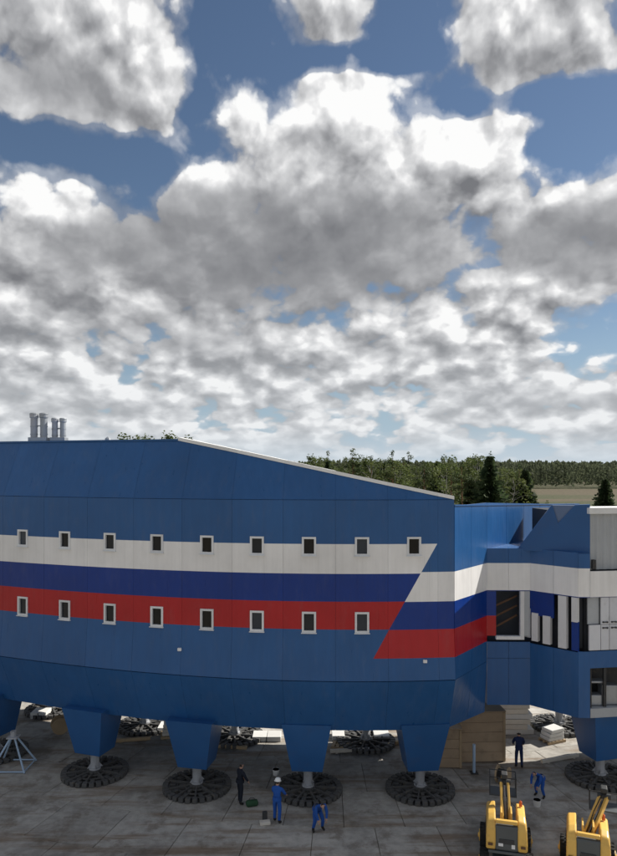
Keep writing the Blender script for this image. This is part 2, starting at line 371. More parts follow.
# ------------------------------------------------------------------ geometry helpers
class MB:
    """collects faces for one mesh"""
    def __init__(self): self.v = []; self.f = []; self.mi = []; self.uv = None
    def quad(self, pts, mi=0):
        n = len(self.v); self.v += [tuple(p) for p in pts]; self.f.append(tuple(range(n, n + len(pts)))); self.mi.append(mi)
    def box(self, c, s, rot=None, mi=0, bevel=0.0):
        c = Vector(c); hx, hy, hz = s[0] / 2, s[1] / 2, s[2] / 2
        M = rot if rot is not None else Matrix.Identity(3)
        if isinstance(M, (int, float)): M = Matrix.Rotation(M, 3, 'Z')
        if bevel <= 0:
            P = [c + M @ Vector((x * hx, y * hy, z * hz)) for z in (-1, 1) for y in (-1, 1) for x in (-1, 1)]
            n = len(self.v); self.v += [tuple(p) for p in P]
            for f in ((0, 2, 3, 1), (4, 5, 7, 6), (0, 1, 5, 4), (2, 6, 7, 3), (0, 4, 6, 2), (1, 3, 7, 5)):
                self.f.append(tuple(n + i for i in f)); self.mi.append(mi)
        else:
            bm = bmesh.new(); bmesh.ops.create_cube(bm, size=1.0)
            for v in bm.verts: v.co = Vector((v.co.x * s[0], v.co.y * s[1], v.co.z * s[2]))
            bmesh.ops.bevel(bm, geom=list(bm.edges), offset=bevel, segments=2, affect='EDGES', profile=.5)
            bm.verts.index_update(); n = len(self.v)
            self.v += [tuple(c + M @ v.co) for v in bm.verts]
            for f in bm.faces: self.f.append(tuple(n + v.index for v in f.verts)); self.mi.append(mi)
            bm.free()
    def tube(self, pts, rad, seg=8, mi=0, cap=True):
        pts = [Vector(p) for p in pts]
        if not isinstance(rad, (list, tuple)): rad = [rad] * len(pts)
        rings = []
        for i, p in enumerate(pts):
            d = (pts[min(i + 1, len(pts) - 1)] - pts[max(i - 1, 0)]).normalized()
            a = d.cross(Vector((0, 0, 1)))
            if a.length < .05: a = d.cross(Vector((1, 0, 0)))
            a.normalize(); b = d.cross(a).normalized()
            n = len(self.v)
            for k in range(seg):
                t = 2 * math.pi * k / seg
                self.v.append(tuple(p + (a * math.cos(t) + b * math.sin(t)) * rad[i]))
            rings.append(n)
        for i in range(len(rings) - 1):
            for k in range(seg):
                k2 = (k + 1) % seg
                self.f.append((rings[i] + k, rings[i] + k2, rings[i + 1] + k2, rings[i + 1] + k)); self.mi.append(mi)
        if cap:
            self.f.append(tuple(rings[0] + k for k in reversed(range(seg)))); self.mi.append(mi)
            self.f.append(tuple(rings[-1] + k for k in range(seg))); self.mi.append(mi)
    def prism(self, poly, z0, z1, mi=0):
        """poly: plan points; extruded from z0 to z1 (numbers or one per point)"""
        n = len(poly); a = z0 if isinstance(z0, (list, tuple)) else [z0] * n; b = z1 if isinstance(z1, (list, tuple)) else [z1] * n
        base = len(self.v)
        self.v += [(p[0], p[1], a[i]) for i, p in enumerate(poly)] + [(p[0], p[1], b[i]) for i, p in enumerate(poly)]
        self.f.append(tuple(base + i for i in reversed(range(n)))); self.mi.append(mi)
        self.f.append(tuple(base + n + i for i in range(n))); self.mi.append(mi)
        for i in range(n):
            j = (i + 1) % n
            self.f.append((base + i, base + j, base + n + j, base + n + i)); self.mi.append(mi)
    def mesh(self, name, mats, smooth=False, uv=False, origin=(0, 0, 0), fix=True):
        me = bpy.data.meshes.new(name)
        o = Vector(origin)
        me.from_pydata([tuple(Vector(p) - o) for p in self.v], [], self.f)
        if isinstance(mats, str): mats = [mats]
        for m in mats: me.materials.append(MATS[m])
        if len(mats) > 1: me.polygons.foreach_set('material_index', self.mi)
        if fix:
            bm = bmesh.new(); bm.from_mesh(me); bmesh.ops.recalc_face_normals(bm, faces=bm.faces); bm.to_mesh(me); bm.free()
        if uv:
            l = me.uv_layers.new(name='UVMap')
            for lp in me.loops:
                p = me.vertices[lp.vertex_index].co + o
                l.data[lp.index].uv = (p.x / 20.0, p.z / 20.0)
        if smooth: me.polygons.foreach_set('use_smooth', [True] * len(me.polygons))
        me.update()
        return me

def link(name, me, parent=None, loc=None):
    o = bpy.data.objects.new(name, me); col.objects.link(o)
    if parent is not None: o.parent = parent
    if loc is not None: o.location = loc
    return o
def part(name, mb, mats, parent, **kw):
    """mesh built in world coordinates (or local ones when origin is left at 0) as a child"""
    return link(name, mb.mesh(name, mats, **kw), parent)
def tag(o, label=None, cat=None, group=None, kind=None):
    if label: o['label'] = label
    if cat: o['category'] = cat
    if group: o['group'] = group
    if kind: o['kind'] = kind
    return o
def empty(name, loc=(0, 0, 0), rz=0.0):
    o = bpy.data.objects.new(name, None); col.objects.link(o); o.location = loc; o.rotation_euler = (0, 0, rz)
    o.empty_display_size = .3
    return o
def copy_tree(o, parent=None):
    c = o.copy(); col.objects.link(c); c.parent = parent
    for ch in list(o.children): copy_tree(ch, c)
    return c
def at(px, py, depth):
    return Vector(((px - CX) / FPX * depth, depth, CAMZ - (py - HY) / FPX * depth))
def ground_at(px, py, z=0.0):
    d = FPX * (CAMZ - z) / (py - HY)
    return Vector(((px - CX) / FPX * d, d, z))

# plan of the gently bowed front: station u -> point, outward normal
def front(u):
    d = 29.0 / math.cos((u - 360.0) / 730.0)
    return Vector(((u - CX) / FPX * d, d))
def normal(u):
    t = front(u + 1) - front(u - 1)
    return Vector((t.y, -t.x)).normalized()
def fp(u, off=0.0): return front(u) + normal(u) * off

# ------------------------------------------------------------------ ground
mb = MB(); N = 48
xs = [-3000, -900, -300, -120, -60, -30, 30, 60, 120, 300, 900, 3000]
ys = [-900, -60, 0, 15, 45, 90, 180, 360, 700, 1400, 3000, 6000]
for j in range(len(ys) - 1):
    for i in range(len(xs) - 1):
        mb.quad([(xs[i], ys[j], -.09), (xs[i + 1], ys[j], -.09), (xs[i + 1], ys[j + 1], -.09), (xs[i], ys[j + 1], -.09)])
o = link('ground', mb.mesh('ground', 'terrain')); tag(o, kind='structure')

mb = MB()
US = [-110 + 20 * i for i in range(44)]
for a, b in zip(US[:-1], US[1:]):
    mb.quad([(*fp(a, 15), -.055), (*fp(b, 15), -.055), (*fp(b, -12.5), -.055), (*fp(a, -12.5), -.055)])
yard = link('concrete_yard', mb.mesh('concrete_yard', 'joint_dirt')); tag(yard, kind='structure')
# concrete slabs laid in courses that follow the building
OFF = [13.0, 10.1, 7.2, 4.3, 1.4, -1.6, -4.6, -7.6, -10.6]
rnd = random.Random(5)
for j in range(len(OFF) - 1):
    u = -105 + (j % 2) * 28
    while u < 720:
        w = 56
        gap = .009
        e0, e1 = u + .2, u + w - .2
        o1, o0 = OFF[j] - gap, OFF[j + 1] + gap
        A, B, C_, D_ = fp(e0, o1), fp(e1, o1), fp(e1, o0), fp(e0, o0)
        ctr = (A + B + C_ + D_) / 4
        mb = MB(); n = 0
        ch = .018
        dz = [rnd.uniform(-.008, .010) for _ in range(4)]
        top = [(*(p + (ctr - p).normalized() * ch), z) for p, z in zip((A, B, C_, D_), dz)]
        mid = [(*p, z - ch) for p, z in zip((A, B, C_, D_), dz)]
        low = [(*p, -.05) for p in (A, B, C_, D_)]
        mb.quad(top)
        for k in range(4):
            k2 = (k + 1) % 4
            mb.quad([mid[k], mid[k2], top[k2], top[k]]); mb.quad([low[k], low[k2], mid[k2], mid[k]])
        part('concrete_slab', mb, 'concrete_slab', yard)
        u += w

# ------------------------------------------------------------------ main block
MB_ORG = Vector((-4.0, 34.0, 0.0))
main = empty('station_block', MB_ORG)
tag(main, 'long blue building on tapered legs with white, navy and red bands and small windows', 'building')
Z_BOT, Z_SEAM, Z_RED, Z_TOP = 3.05, 5.46, 7.57, 13.03
def offz(z):
    if z >= Z_TOP: return -.42 * (z - Z_TOP)
    if z >= Z_RED: return 0.0
    if z >= Z_SEAM: return .20 * (Z_RED - z) / (Z_RED - Z_SEAM)
    return .20 - .95 * (Z_SEAM - z) / (Z_SEAM - Z_BOT)
centers = [-93, -56, -17, 23, 65, 110, 157, 207, 257, 309, 362, 414]
edges = [-112] + [(a + b) / 2 for a, b in zip(centers[:-1], centers[1:])] + [438, 454]
U_PEAK, U_CORNER, Z_PEAK = 168.0, 454.0, 15.62
def zroof(u):
    if u <= U_PEAK: return Z_PEAK
    return Z_PEAK + (Z_TOP + .03 - Z_PEAK) * (u - U_PEAK) / (U_CORNER - U_PEAK)
def wp(u, z, extra=0.0):
    return Vector((*fp(u, offz(z) + extra), z))
LOW_WIN, UP_WIN = (7.46, 8.30), (10.70, 11.45)
def grid_panel(us, zs, holes, thick=.07):
    """a cladding panel over the cells us x zs, with openings, its edges turned back"""
    mb = MB(); nu, nz = len(us) - 1, len(zs) - 1
    solid = lambda i, k: 0 <= i < nu and 0 <= k < nz and (i, k) not in holes
    for i in range(nu):
        for k in range(nz):
            if not solid(i, k): continue
            a, b, c, d = (us[i], zs[k]), (us[i + 1], zs[k]), (us[i + 1], zs[k + 1]), (us[i], zs[k + 1])
            mb.quad([wp(*a), wp(*b), wp(*c), wp(*d)])
            for (p, q, di, dk) in ((a, b, 0, -1), (b, c, 1, 0), (c, d, 0, 1), (d, a, -1, 0)):
                if not solid(i + di, k + dk):
                    mb.quad([wp(*q), wp(*p), wp(*p, -thick), wp(*q, -thick)])
    return mb
def u_of(u0, metres): return u0 + metres / ((front(u0 + 1) - front(u0 - 1)).length / 2)
gapu = .075
for i in range(len(edges) - 1):
    u0, u1 = edges[i] + gapu, edges[i + 1] - gapu
    if i == len(edges) - 2: u1 = edges[i + 1]
    mid = (edges[i] + edges[i + 1]) / 2
    # middle panel, with its windows
    has_up = i < len(centers); has_low = i < len(centers) - 1
    if has_up:
        w = centers[i]; wl, wr = u_of(w, -.29), u_of(w, .29)
        us = [u0, wl, wr, u1]; zs = [Z_SEAM + .008, LOW_WIN[0], Z_RED, LOW_WIN[1], UP_WIN[0], UP_WIN[1], Z_TOP - .008]
        holes = {(1, 4)} | ({(1, 1), (1, 2)} if has_low else set())
    else:
        us = [u0, u1]; zs = [Z_SEAM + .008, Z_RED, Z_TOP - .008]; holes = set()
    me = grid_panel(us, zs, holes).mesh('panel', 'cladding', uv=True)
    o = link('panel', me, main); o.location = -MB_ORG
    # upper panel under the eaves
    za, zb = zroof(u0), zroof(u1)
    mb = MB()
    cut = [u0, U_PEAK, u1] if u0 < U_PEAK < u1 else [u0, u1]
    for a, b in zip(cut[:-1], cut[1:]):
        A, B, Cc, Dd = wp(a, Z_TOP + .012), wp(b, Z_TOP + .012), wp(b, zroof(b)), wp(a, zroof(a))
        mb.quad([A, B, Cc, Dd])
    A, B = wp(cut[0], Z_TOP + .012), wp(cut[-1], Z_TOP + .012)
    mb.quad([B, A, wp(cut[0], Z_TOP + .012, -.07), wp(cut[-1], Z_TOP + .012, -.07)])
    o = link('panel', mb.mesh('panel', 'cladding', uv=True), main); o.location = -MB_ORG
    # undercut panel below the seam
    mb = MB(); zs = [Z_BOT, Z_SEAM - .03]
    mb = grid_panel([u0, u1], zs, set(), .05)
    o = link('panel', mb.mesh('panel', 'cladding', uv=True), main); o.location = -MB_ORG

# window units
def window(u, z0, z1):
    d = normal(u); t = Vector((-d.y, d.x)); c = fp(u, 0)
    rot = math.atan2(t.y, t.x)
    if rot > math.pi / 2: rot -= math.pi
    if rot < -math.pi / 2: rot += math.pi
    w, h, b = .60, z1 - z0 + .04, .085
    org = Vector((*c, z0))
    mb = MB()
    base = org
    def bx(x, z, sx, sz, y0, y1, mbx):
        ctr = Vector((x, (y0 + y1) / 2, z)); ctr = Matrix.Rotation(rot, 3, 'Z') @ ctr
        mbx.box((ctr.x, ctr.y, ctr.z), (sx, y1 - y0, sz), rot)
    bx(-w / 2 + b / 2, h / 2 - .02, b, h, -.045, .085, mb); bx(w / 2 - b / 2, h / 2 - .02, b, h, -.045, .085, mb)
    bx(0, b / 2 - .02, w - 2 * b, b, -.045, .085, mb); bx(0, h - .02 - b / 2, w - 2 * b, b, -.045, .085, mb)
    fr = link('window', mb.mesh('window', 'window_white'), main); fr.location = org - MB_ORG
    mg = MB(); bx(0, h / 2 - .02, w - 2 * b, h - 2 * b, .062, .075, mg)
    link('pane', mg.mesh('pane', 'window_glass'), fr)
    ms = MB(); bx(0, -.035, w + .06, .03, -.10, .04, ms)
    link('sill', ms.mesh('sill', 'window_white'), fr)
for i, u in enumerate(centers):
    window(u, *UP_WIN)
    if i < len(centers) - 1: window(u, *LOW_WIN)

# body behind the cladding: one closed shell
DEPTH = 8.3
loop = [u for u in edges if u < U_PEAK] + [U_PEAK] + [u for u in edges if U_PEAK < u]
mb = MB()
for a, b in zip(loop[:-1], loop[1:]):
    ia = -.09
    for z0, z1 in ((Z_BOT, Z_SEAM), (Z_SEAM, Z_RED), (Z_RED, Z_TOP)):
        mb.quad([wp(a, z0, ia), wp(b, z0, ia), wp(b, z1, ia), wp(a, z1, ia)])
    mb.quad([wp(a, Z_TOP, ia), wp(b, Z_TOP, ia), wp(b, zroof(b) - .02, ia), wp(a, zroof(a) - .02, ia)])
    # roof falls away to the back, floor and back wall
    ra, rb = wp(a, zroof(a) - .02, ia), wp(b, zroof(b) - .02, ia)
    ka, kb = Vector((*fp(a, -DEPTH), min(zroof(a) - 1.4, 12.0))), Vector((*fp(b, -DEPTH), min(zroof(b) - 1.4, 12.0)))
    mb.quad([ra, rb, kb, ka])
    fa, fb = Vector((*fp(a, -DEPTH), Z_BOT)), Vector((*fp(b, -DEPTH), Z_BOT))
    mb.quad([ka, kb, fb, fa]); mb.quad([wp(a, Z_BOT, ia), wp(b, Z_BOT, ia), fb, fa])
for a in (loop[0], loop[-1]):
    ring = [wp(a, z, -.09) for z in (Z_BOT, Z_SEAM, Z_RED, Z_TOP)] + [wp(a, zroof(a) - .02, -.09), Vector((*fp(a, -DEPTH), min(zroof(a) - 1.4, 12.0))), Vector((*fp(a, -DEPTH), Z_BOT))]
    mb.quad(ring)
o = part('hull', mb, 'blue_paint', main, origin=MB_ORG)
# roof flashing, white, in lengths along the eaves
for a, b in zip(loop[:-1], loop[1:]):
    if b <= U_PEAK: continue
    mb = MB(); A, B = wp(a, zroof(a)), wp(b, zroof(b)); nb = normal((a + b) / 2)
    f = Vector((*nb, 0)); up = Vector((0, 0, 1))
    for (oo, z0, z1, d0, d1) in ((0, -.02, .13, .05, -.55),):
        p = [A + f * d0 + up * z0, B + f * d0 + up * z0, B + f * d0 + up * z1, A + f * d0 + up * z1]
        q = [A + f * d1 + up * z0, B + f * d1 + up * z0, B + f * d1 + up * z1, A + f * d1 + up * z1]
        mb.quad(p); mb.quad(q[::-1])
        for k in range(4):
            k2 = (k + 1) % 4; mb.quad([p[k2], p[k], q[k], q[k2]])
    part('roof_flashing', mb, 'white_membrane', main, origin=MB_ORG)
mb = MB()
for a, b in zip(loop[:-1], loop[1:]):
    if a >= U_PEAK: continue
    A, B = wp(a, Z_PEAK), wp(b, Z_PEAK); f = Vector((*normal((a + b) / 2), 0)); up = Vector((0, 0, 1))
    mb.quad([A + f * .05 - up * .03, B + f * .05 - up * .03, B + f * .05 + up * .05, A + f * .05 + up * .05])
    mb.quad([A + f * .05 + up * .05, B + f * .05 + up * .05, B - f * .5 + up * .05, A - f * .5 + up * .05])
part('roof_edge', mb, 'blue_paint', main, origin=MB_ORG)
# small wall lamps on the lower band
for (u, z) in ((181, 6.55), (424, 6.27)):
    c = wp(u, z, .06)
    mb = MB(); mb.box(c, (.17, .12, .13), 0, bevel=.02); mb.tube([c + Vector((0, .10, -.02)), c + Vector((0, -.02, -.02))], .03, 6)
    part('wall_lamp', mb, 'white_paint', main, origin=MB_ORG)

# legs: tapered pylon, post, round foot pad
def foot_pad_mesh():
    mb = MB()
    seg = 30
    for k in range(seg):
        t = 2 * math.pi * k / seg; c, s = math.cos(t), math.sin(t)
        M = Matrix.Rotation(t, 3, 'Z')
        mb.box((c * 1.40, s * 1.40, .11), (.26, .22, .20), M, bevel=.02)
        if k % 3 == 0: mb.box((c * .78, s * .78, .13), (1.0, .07, .20), M)
        if k % 3 == 1: mb.box((c * 1.06, s * 1.06, .10), (.26, .20, .16), M, bevel=.02)
        if k % 5 == 2: mb.box((c * .66, s * .66, .10), (.24, .16, .17), M, bevel=.02)
    for rr_ in (.52, .88, 1.22):
        ring = [(rr_ * math.cos(a * math.pi / 18), rr_ * math.sin(a * math.pi / 18), .12) for a in range(37)]
        mb.tube(ring, .045, 6, cap=False)
    mb.tube([(0, 0, .02), (0, 0, .24)], .36, 16)
    mb.tube([(0, 0, -.005), (0, 0, .03)], 1.46, 30)
    return mb.mesh('foot_pad', 'pad_steel')
def post_mesh(h):
    mb = MB()
    mb.tube([(0, 0, .22), (0, 0, h)], .20, 14)
    mb.tube([(0, 0, .22), (0, 0, .32)], .27, 14)
    for k in range(4):
        t = math.pi / 4 + k * math.pi / 2
        M = Matrix.Rotation(t, 3, 'Z')
        v = [Vector((.16, 0, .3)), Vector((.36, 0, .3)), Vector((.16, 0, .55))]
        for sgn in (-.015, .015): mb.quad([M @ (p + Vector((0, sgn, 0))) for p in v])
    mb.tube([(0, 0, h - .10), (0, 0, h)], .24, 12)
    return mb.mesh('post', 'grey_post', fix=True)
def pylon_mesh(h, ztop, wt_, wb, dt, db, yb):
    """tapered box: wide at the hull, narrow over the post; local origin under its foot"""
    mb = MB()
    b = [(-wb / 2, -db / 2, h), (wb / 2, -db / 2, h), (wb / 2, db / 2, h), (-wb / 2, db / 2, h)]
    t = [(-wt_ / 2, yb, ztop), (wt_ / 2, yb, ztop), (wt_ / 2, yb + dt, ztop), (-wt_ / 2, yb + dt, ztop)]
    mb.quad(b[::-1]); mb.quad(t)
    for k in range(4):
        k2 = (k + 1) % 4; mb.quad([b[k], b[k2], t[k2], t[k]])
    return mb.mesh('leg', 'cladding', uv=False)
PAD = foot_pad_mesh(); POST = post_mesh(1.3)
PYL = pylon_mesh(1.12, Z_BOT + .25, 2.15, 1.34, 1.9, 1.2, -1.02); PYL.materials[0] = MATS['blue_paint']
PYLB = pylon_mesh(1.12, Z_BOT + .25, 2.15, 1.34, 1.9, 1.2, -.95); PYLB.materials[0] = MATS['blue_paint']
def leg(u, off, parent, porg, back=False, lab=None):
    p = fp(u, off); d = normal(u)
    L = link('leg', PYLB if back else PYL, parent); L.location = Vector((p.x, p.y, 0)) - porg
    L.rotation_euler = (0, 0, math.atan2(d.x, -d.y))
    link('post', POST, L); link('foot_pad', PAD, L)
    if lab: L['label'] = lab
    return L
FRONT_OFF = -1.75
def station_for(px, off):
    u = px
    for _ in range(12):
        p = fp(u, off); u += px - (CX + p.x / p.y * FPX)
    return u
for px in (-108, -4, 95, 197, 308, 420):
    fo = FRONT_OFF + (.55 if px < 250 else .12)
    leg(station_for(px, fo), fo, main, MB_ORG)
for px in (-60, 52, 145, 235, 366, 462): leg(station_for(px, -7.0), -7.0, main, MB_ORG, True)

# ------------------------------------------------------------------ connecting block, set back beside the main block
CB_ORG = Vector((11.0, 36.0, 0.0))
conn = empty('connecting_block', CB_ORG)
tag(conn, 'set-back blue link with white band, open bay and sunlit side wall beside the long block', 'building')
A = at(454.5, 0, 29.25).xy; B = at(487, 0, 31.8).xy; Cq = at(530, 0, 31.75).xy; D = at(578, 0, 30.15).xy
AB = (B - A); far = A + AB * 5.1
def wall(mb, p, q, z0, z1, n=1):
    mb.quad([(p.x, p.y, z0), (q.x, q.y, z0), (q.x, q.y, z1), (p.x, p.y, z1)])
def slab(name, p, q, z0, z1, mats, parent, org, thick=.08, push=0.0, zq=None, uv=True):
    """upright panel between plan points p, q (left to right seen from the front)"""
    t = (q - p).normalized(); n = Vector((t.y, -t.x))
    zq = zq or (z0, z1)
    a, b = p + n * push, q + n * push; c, d = q + n * (push - thick), p + n * (push - thick)
    mb = MB(); mb.prism([a, b, c, d], [z0, zq[0], zq[0], z0], [z1, zq[1], zq[1], z1])
    return part(name, mb, mats, parent, origin=org, uv=uv)
CB_BOT, CB_TOP, LEDGE = 3.45, 12.78, 10.66
UVM = 'cladding_low_bands'
# sunlit side wall: three panels from the main block's corner back to the bay, full height
tAB = AB.normalized(); nAB = Vector((tAB.y, -tAB.x))
def side_pt(f, z):
    """point of the side wall at fraction f between the main block's corner and the bay"""
    l = fp(U_CORNER, offz(z) - .004) if z < Z_RED else A
    r = B if z >= Z_SEAM else B - nAB * (.12 * (Z_SEAM - z) / (Z_SEAM - Z_BOT))
    return Vector((*(l + (r - l) * f), z))
for k in range(2):
    f0, f1 = k * .5 + .003, k * .5 + .497
    for zs in ((Z_SEAM + .004, Z_RED, 12.76), (Z_BOT + .05, Z_SEAM - .012)):
        mb = MB(); back = Vector((*(-nAB * .08), 0))
        if len(zs) == 2: zs = [zs[0] + (zs[1] - zs[0]) * i / 7 for i in range(8)]
        ring = [side_pt(f1, z) for z in zs]; lft = [side_pt(f0, z) for z in zs]; NF = 5
        for i in range(len(zs) - 1):
            for j in range(NF):
                fa, fb = f0 + (f1 - f0) * j / NF, f0 + (f1 - f0) * (j + 1) / NF
                mb.quad([side_pt(fa, zs[i]), side_pt(fb, zs[i]), side_pt(fb, zs[i + 1]), side_pt(fa, zs[i + 1])])
            mb.quad([lft[i] + back, lft[i], lft[i + 1], lft[i + 1] + back]); mb.quad([ring[i], ring[i] + back, ring[i + 1] + back, ring[i + 1]])
        mb.quad([lft[0] + back, ring[0] + back, ring[0], lft[0]]); mb.quad([lft[-1], ring[-1], ring[-1] + back, lft[-1] + back])
        part('panel', mb, UVM, conn, origin=CB_ORG, uv=True)
# the same wall goes on above the bay
K = 6
for k in range(K):
    f0, f1 = 1 + (4.1 / K) * k, 1 + (4.1 / K) * (k + 1)
    p, q = A + AB * (f0 + .004), A + AB * (f1 - .004)
    top0, top1 = 12.76 - .165 * (f0 - 1), 12.76 - .165 * (f1 - 1)
    slab('panel', p, q, 9.2, top0, UVM, conn, CB_ORG, zq=(9.2, top1))
# coping along that wall
mb = MB(); t = AB.normalized(); nn = Vector((t.y, -t.x))
mb.prism([A + nn * .03, far + nn * .03, far - nn * .16, A - nn * .16], [12.765, 12.765 - .165 * 4.1] * 1 + [12.765 - .165 * 4.1, 12.765], [12.81, 12.81 - .165 * 4.1, 12.81 - .165 * 4.1, 12.81])
part('coping', mb, 'blue_paint', conn, origin=CB_ORG)
# bay: dark upper facing and white band facing the yard
def split_panels(p, q, n, z0, z1, mats, parent, org, **kw):
    for k in range(n):
        a = p + (q - p) * ((k + (.006 if k else 0)) / n); b = p + (q - p) * ((k + (.994 if k < n - 1 else 1)) / n)
        slab('panel', a, b, z0, z1, mats, parent, org, **kw)
# segment B-C
split_panels(B, Cq, 2, 8.70, LEDGE, UVM, conn, CB_ORG)
split_panels(B, Cq, 2, 5.62, 6.36, UVM, conn, CB_ORG, push=.03)
split_panels(B, Cq, 2, CB_BOT, 5.60, UVM, conn, CB_ORG)
# segment C-D
split_panels(Cq, D, 2, 8.70, LEDGE, UVM, conn, CB_ORG)
split_panels(Cq, D, 2, CB_BOT, 6.30, UVM, conn, CB_ORG)
# ledge top and body behind
mb = MB()
tBD = [B, Cq, D, at(589.5, 0, 30.2).xy, at(589.5, 0, 30.2).xy + Vector((.2, 5.4)), B + Vector((.2, 4.3))]
inn = [p + Vector((0, .12)) for p in tBD[:4]] + tBD[4:]
mb.prism(inn, LEDGE - .10, LEDGE - .02)
part('ledge', mb, 'blue_paint', conn, origin=CB_ORG)
mb = MB(); mb.prism(inn, CB_BOT, 5.5); part('lower_body', mb, 'blue_paint', conn, origin=CB_ORG)
# recess behind the open bay
mb = MB()
inn2 = [p + Vector((0, .95)) for p in tBD[:4]] + tBD[4:]
mb.prism(inn2, 5.51, 8.9); part('recess_wall', mb, 'dark_wall', conn, origin=CB_ORG)
# red end panel that runs into the bay and window opening with a white frame
def on(p, q, f): return p + (q - p) * f
o = slab('panel', on(B, Cq, .0), on(B, Cq, .21), 6.64, 8.68, UVM, conn, CB_ORG)
fr = slab('opening_frame', on(B, Cq, .77), on(B, Cq, .86), 6.47, 8.69, 'white_paint', conn, CB_ORG, thick=.2, push=.05)
slab('sill', on(B, Cq, .21), on(B, Cq, .77), 6.47, 6.62, 'white_paint', conn, CB_ORG, thick=.22, push=.05)
slab('reveal', on(B, Cq, .86), on(B, Cq, .995), 6.64, 8.69, 'grey_panel', conn, CB_ORG, thick=.1)
# diagonal steel inside the opening
mb = MB()
for k in range(3):
    p = on(B, Cq, .22); q = on(B, Cq, .76)
    mb.tube([(p.x, p.y + .45, 6.9 + .5 * k), (q.x, q.y + .45, 7.5 + .45 * k)], .05, 6)
part('bracing', mb, 'rusty_steel', conn, origin=CB_ORG)
# navy facing board and the white studs of the unfinished bay
slab('facing_board', on(Cq, D, -.10), on(Cq, D, .50), 7.62, 8.69, 'navy_board', conn, CB_ORG, push=-.03, uv=False)
for (x0, x1, y0, y1) in ((524.5, 530.5, 608, 637), (532, 538.5, 613, 641), (543.5, 551, 616, 644), (559, 567, 594, 648), (572, 577.5, 596, 622)):
    f0, f1 = (x0 - 530) / 48, (x1 - 530) / 48
    pm = on(Cq, D, (f0 + f1) / 2)
    z0, z1 = CAMZ - (y1 - HY) / FPX * pm.y, min(8.69, CAMZ - (y0 - HY) / FPX * pm.y)
    slab('stud', on(Cq, D, f0), on(Cq, D, f1), z0, z1, 'white_paint' if x0 > 530 else 'grey_panel', conn, CB_ORG, thick=.22, push=.04, uv=False)
slab('facing_board', on(Cq, D, .86), on(Cq, D, 1.0), 6.34, 7.62, 'navy_board', conn, CB_ORG, push=-.05, uv=False)
# chamfered shaded end of the next block that rises above the ledge: slanted gable shapes
def gable(poly, depth_of, name, mats):
    """poly in wall coordinates (photograph stations), each with its own distance"""
    mb = MB(); fr_ = [at(x, y, d) for (x, y, d) in poly]; bk = [p + Vector((.1, .3, 0)) for p in fr_]
    n = len(poly); mb.quad(fr_); mb.quad(bk[::-1])
    for k in range(n):
        k2 = (k + 1) % n; mb.quad([fr_[k2], fr_[k], bk[k], bk[k2]])
    return part(name, mb, mats, conn, origin=CB_ORG)
gable([(x, y, 1 / (1 / 31.9 + (x - 517) / 73.0 * (1 / 30.3 - 1 / 31.9))) for x, y in ((517, 550), (590, 554), (590, 504.5), (575, 505), (558, 523), (552, 504.5))], 0, 'gable', 'blue_paint')
gable([(x, y, 1 / (1 / 31.9 + (x - 517) / 73.0 * (1 / 30.3 - 1 / 31.9)) + .05) for x, y in ((551.8, 505.2), (558, 523.3), (575.3, 505.6))], 0, 'gable_lit_patch', 'grey_blue')  # lit triangle of wall, painted as a paler panel in the notch

# ------------------------------------------------------------------ unfinished block at the right
RB_ORG = Vector((14.0, 36.0, 0.0))
rb = empty('unfinished_block', RB_ORG)
tag(rb, 'unfinished block with grey corrugated upper wall, white band and bare pale wall panels', 'building')
E1 = at(590, 0, 30.12).xy; E2 = at(700, 0, 30.9).xy
def f_at(px):
    return on(E1, E2, ((px - 590) / 110.0))
split_panels(D + Vector((.01, 0)), E1, 1, CB_BOT, 6.34, UVM, rb, RB_ORG)
split_panels(D + Vector((.01, 0)), E1, 1, 8.70, 10.62, UVM, rb, RB_ORG)
split_panels(E1, E2, 4, 8.72, 9.86, UVM, rb, RB_ORG, push=.04)
split_panels(E1, E2, 4, 5.62, 6.36, UVM, rb, RB_ORG)
# corrugated upper wall set a little back
mb = MB(); zt0, zt1 = 9.90, 12.35
n = 60; prev = None
tt = (E2 - E1).normalized(); nv = Vector((tt.y, -tt.x))
pts = []
for k in range(n + 1):
    ph = k % 4
    pts.append(on(E1, E2, k / n) + nv * (-.25 + (.045 if ph in (1, 2) else 0)))
for a, b in zip(pts[:-1], pts[1:]): wall(mb, a, b, zt0, zt1)
part('corrugated_wall', mb, 'grey_panel', rb, origin=RB_ORG)
mb = MB(); mb.prism([E1 + nv * -.05, E2 + nv * -.05, E2 + nv * -1.2, E1 + nv * -1.2], 12.36, 12.62); part('parapet', mb, 'white_membrane', rb, origin=RB_ORG)
mb = MB(); c = f_at(594); mb.box((c.x, c.y + .05, 10.15), (.16, .16, .42), 0, bevel=.02); part('junction_box', mb, 'dark_steel', rb, origin=RB_ORG)
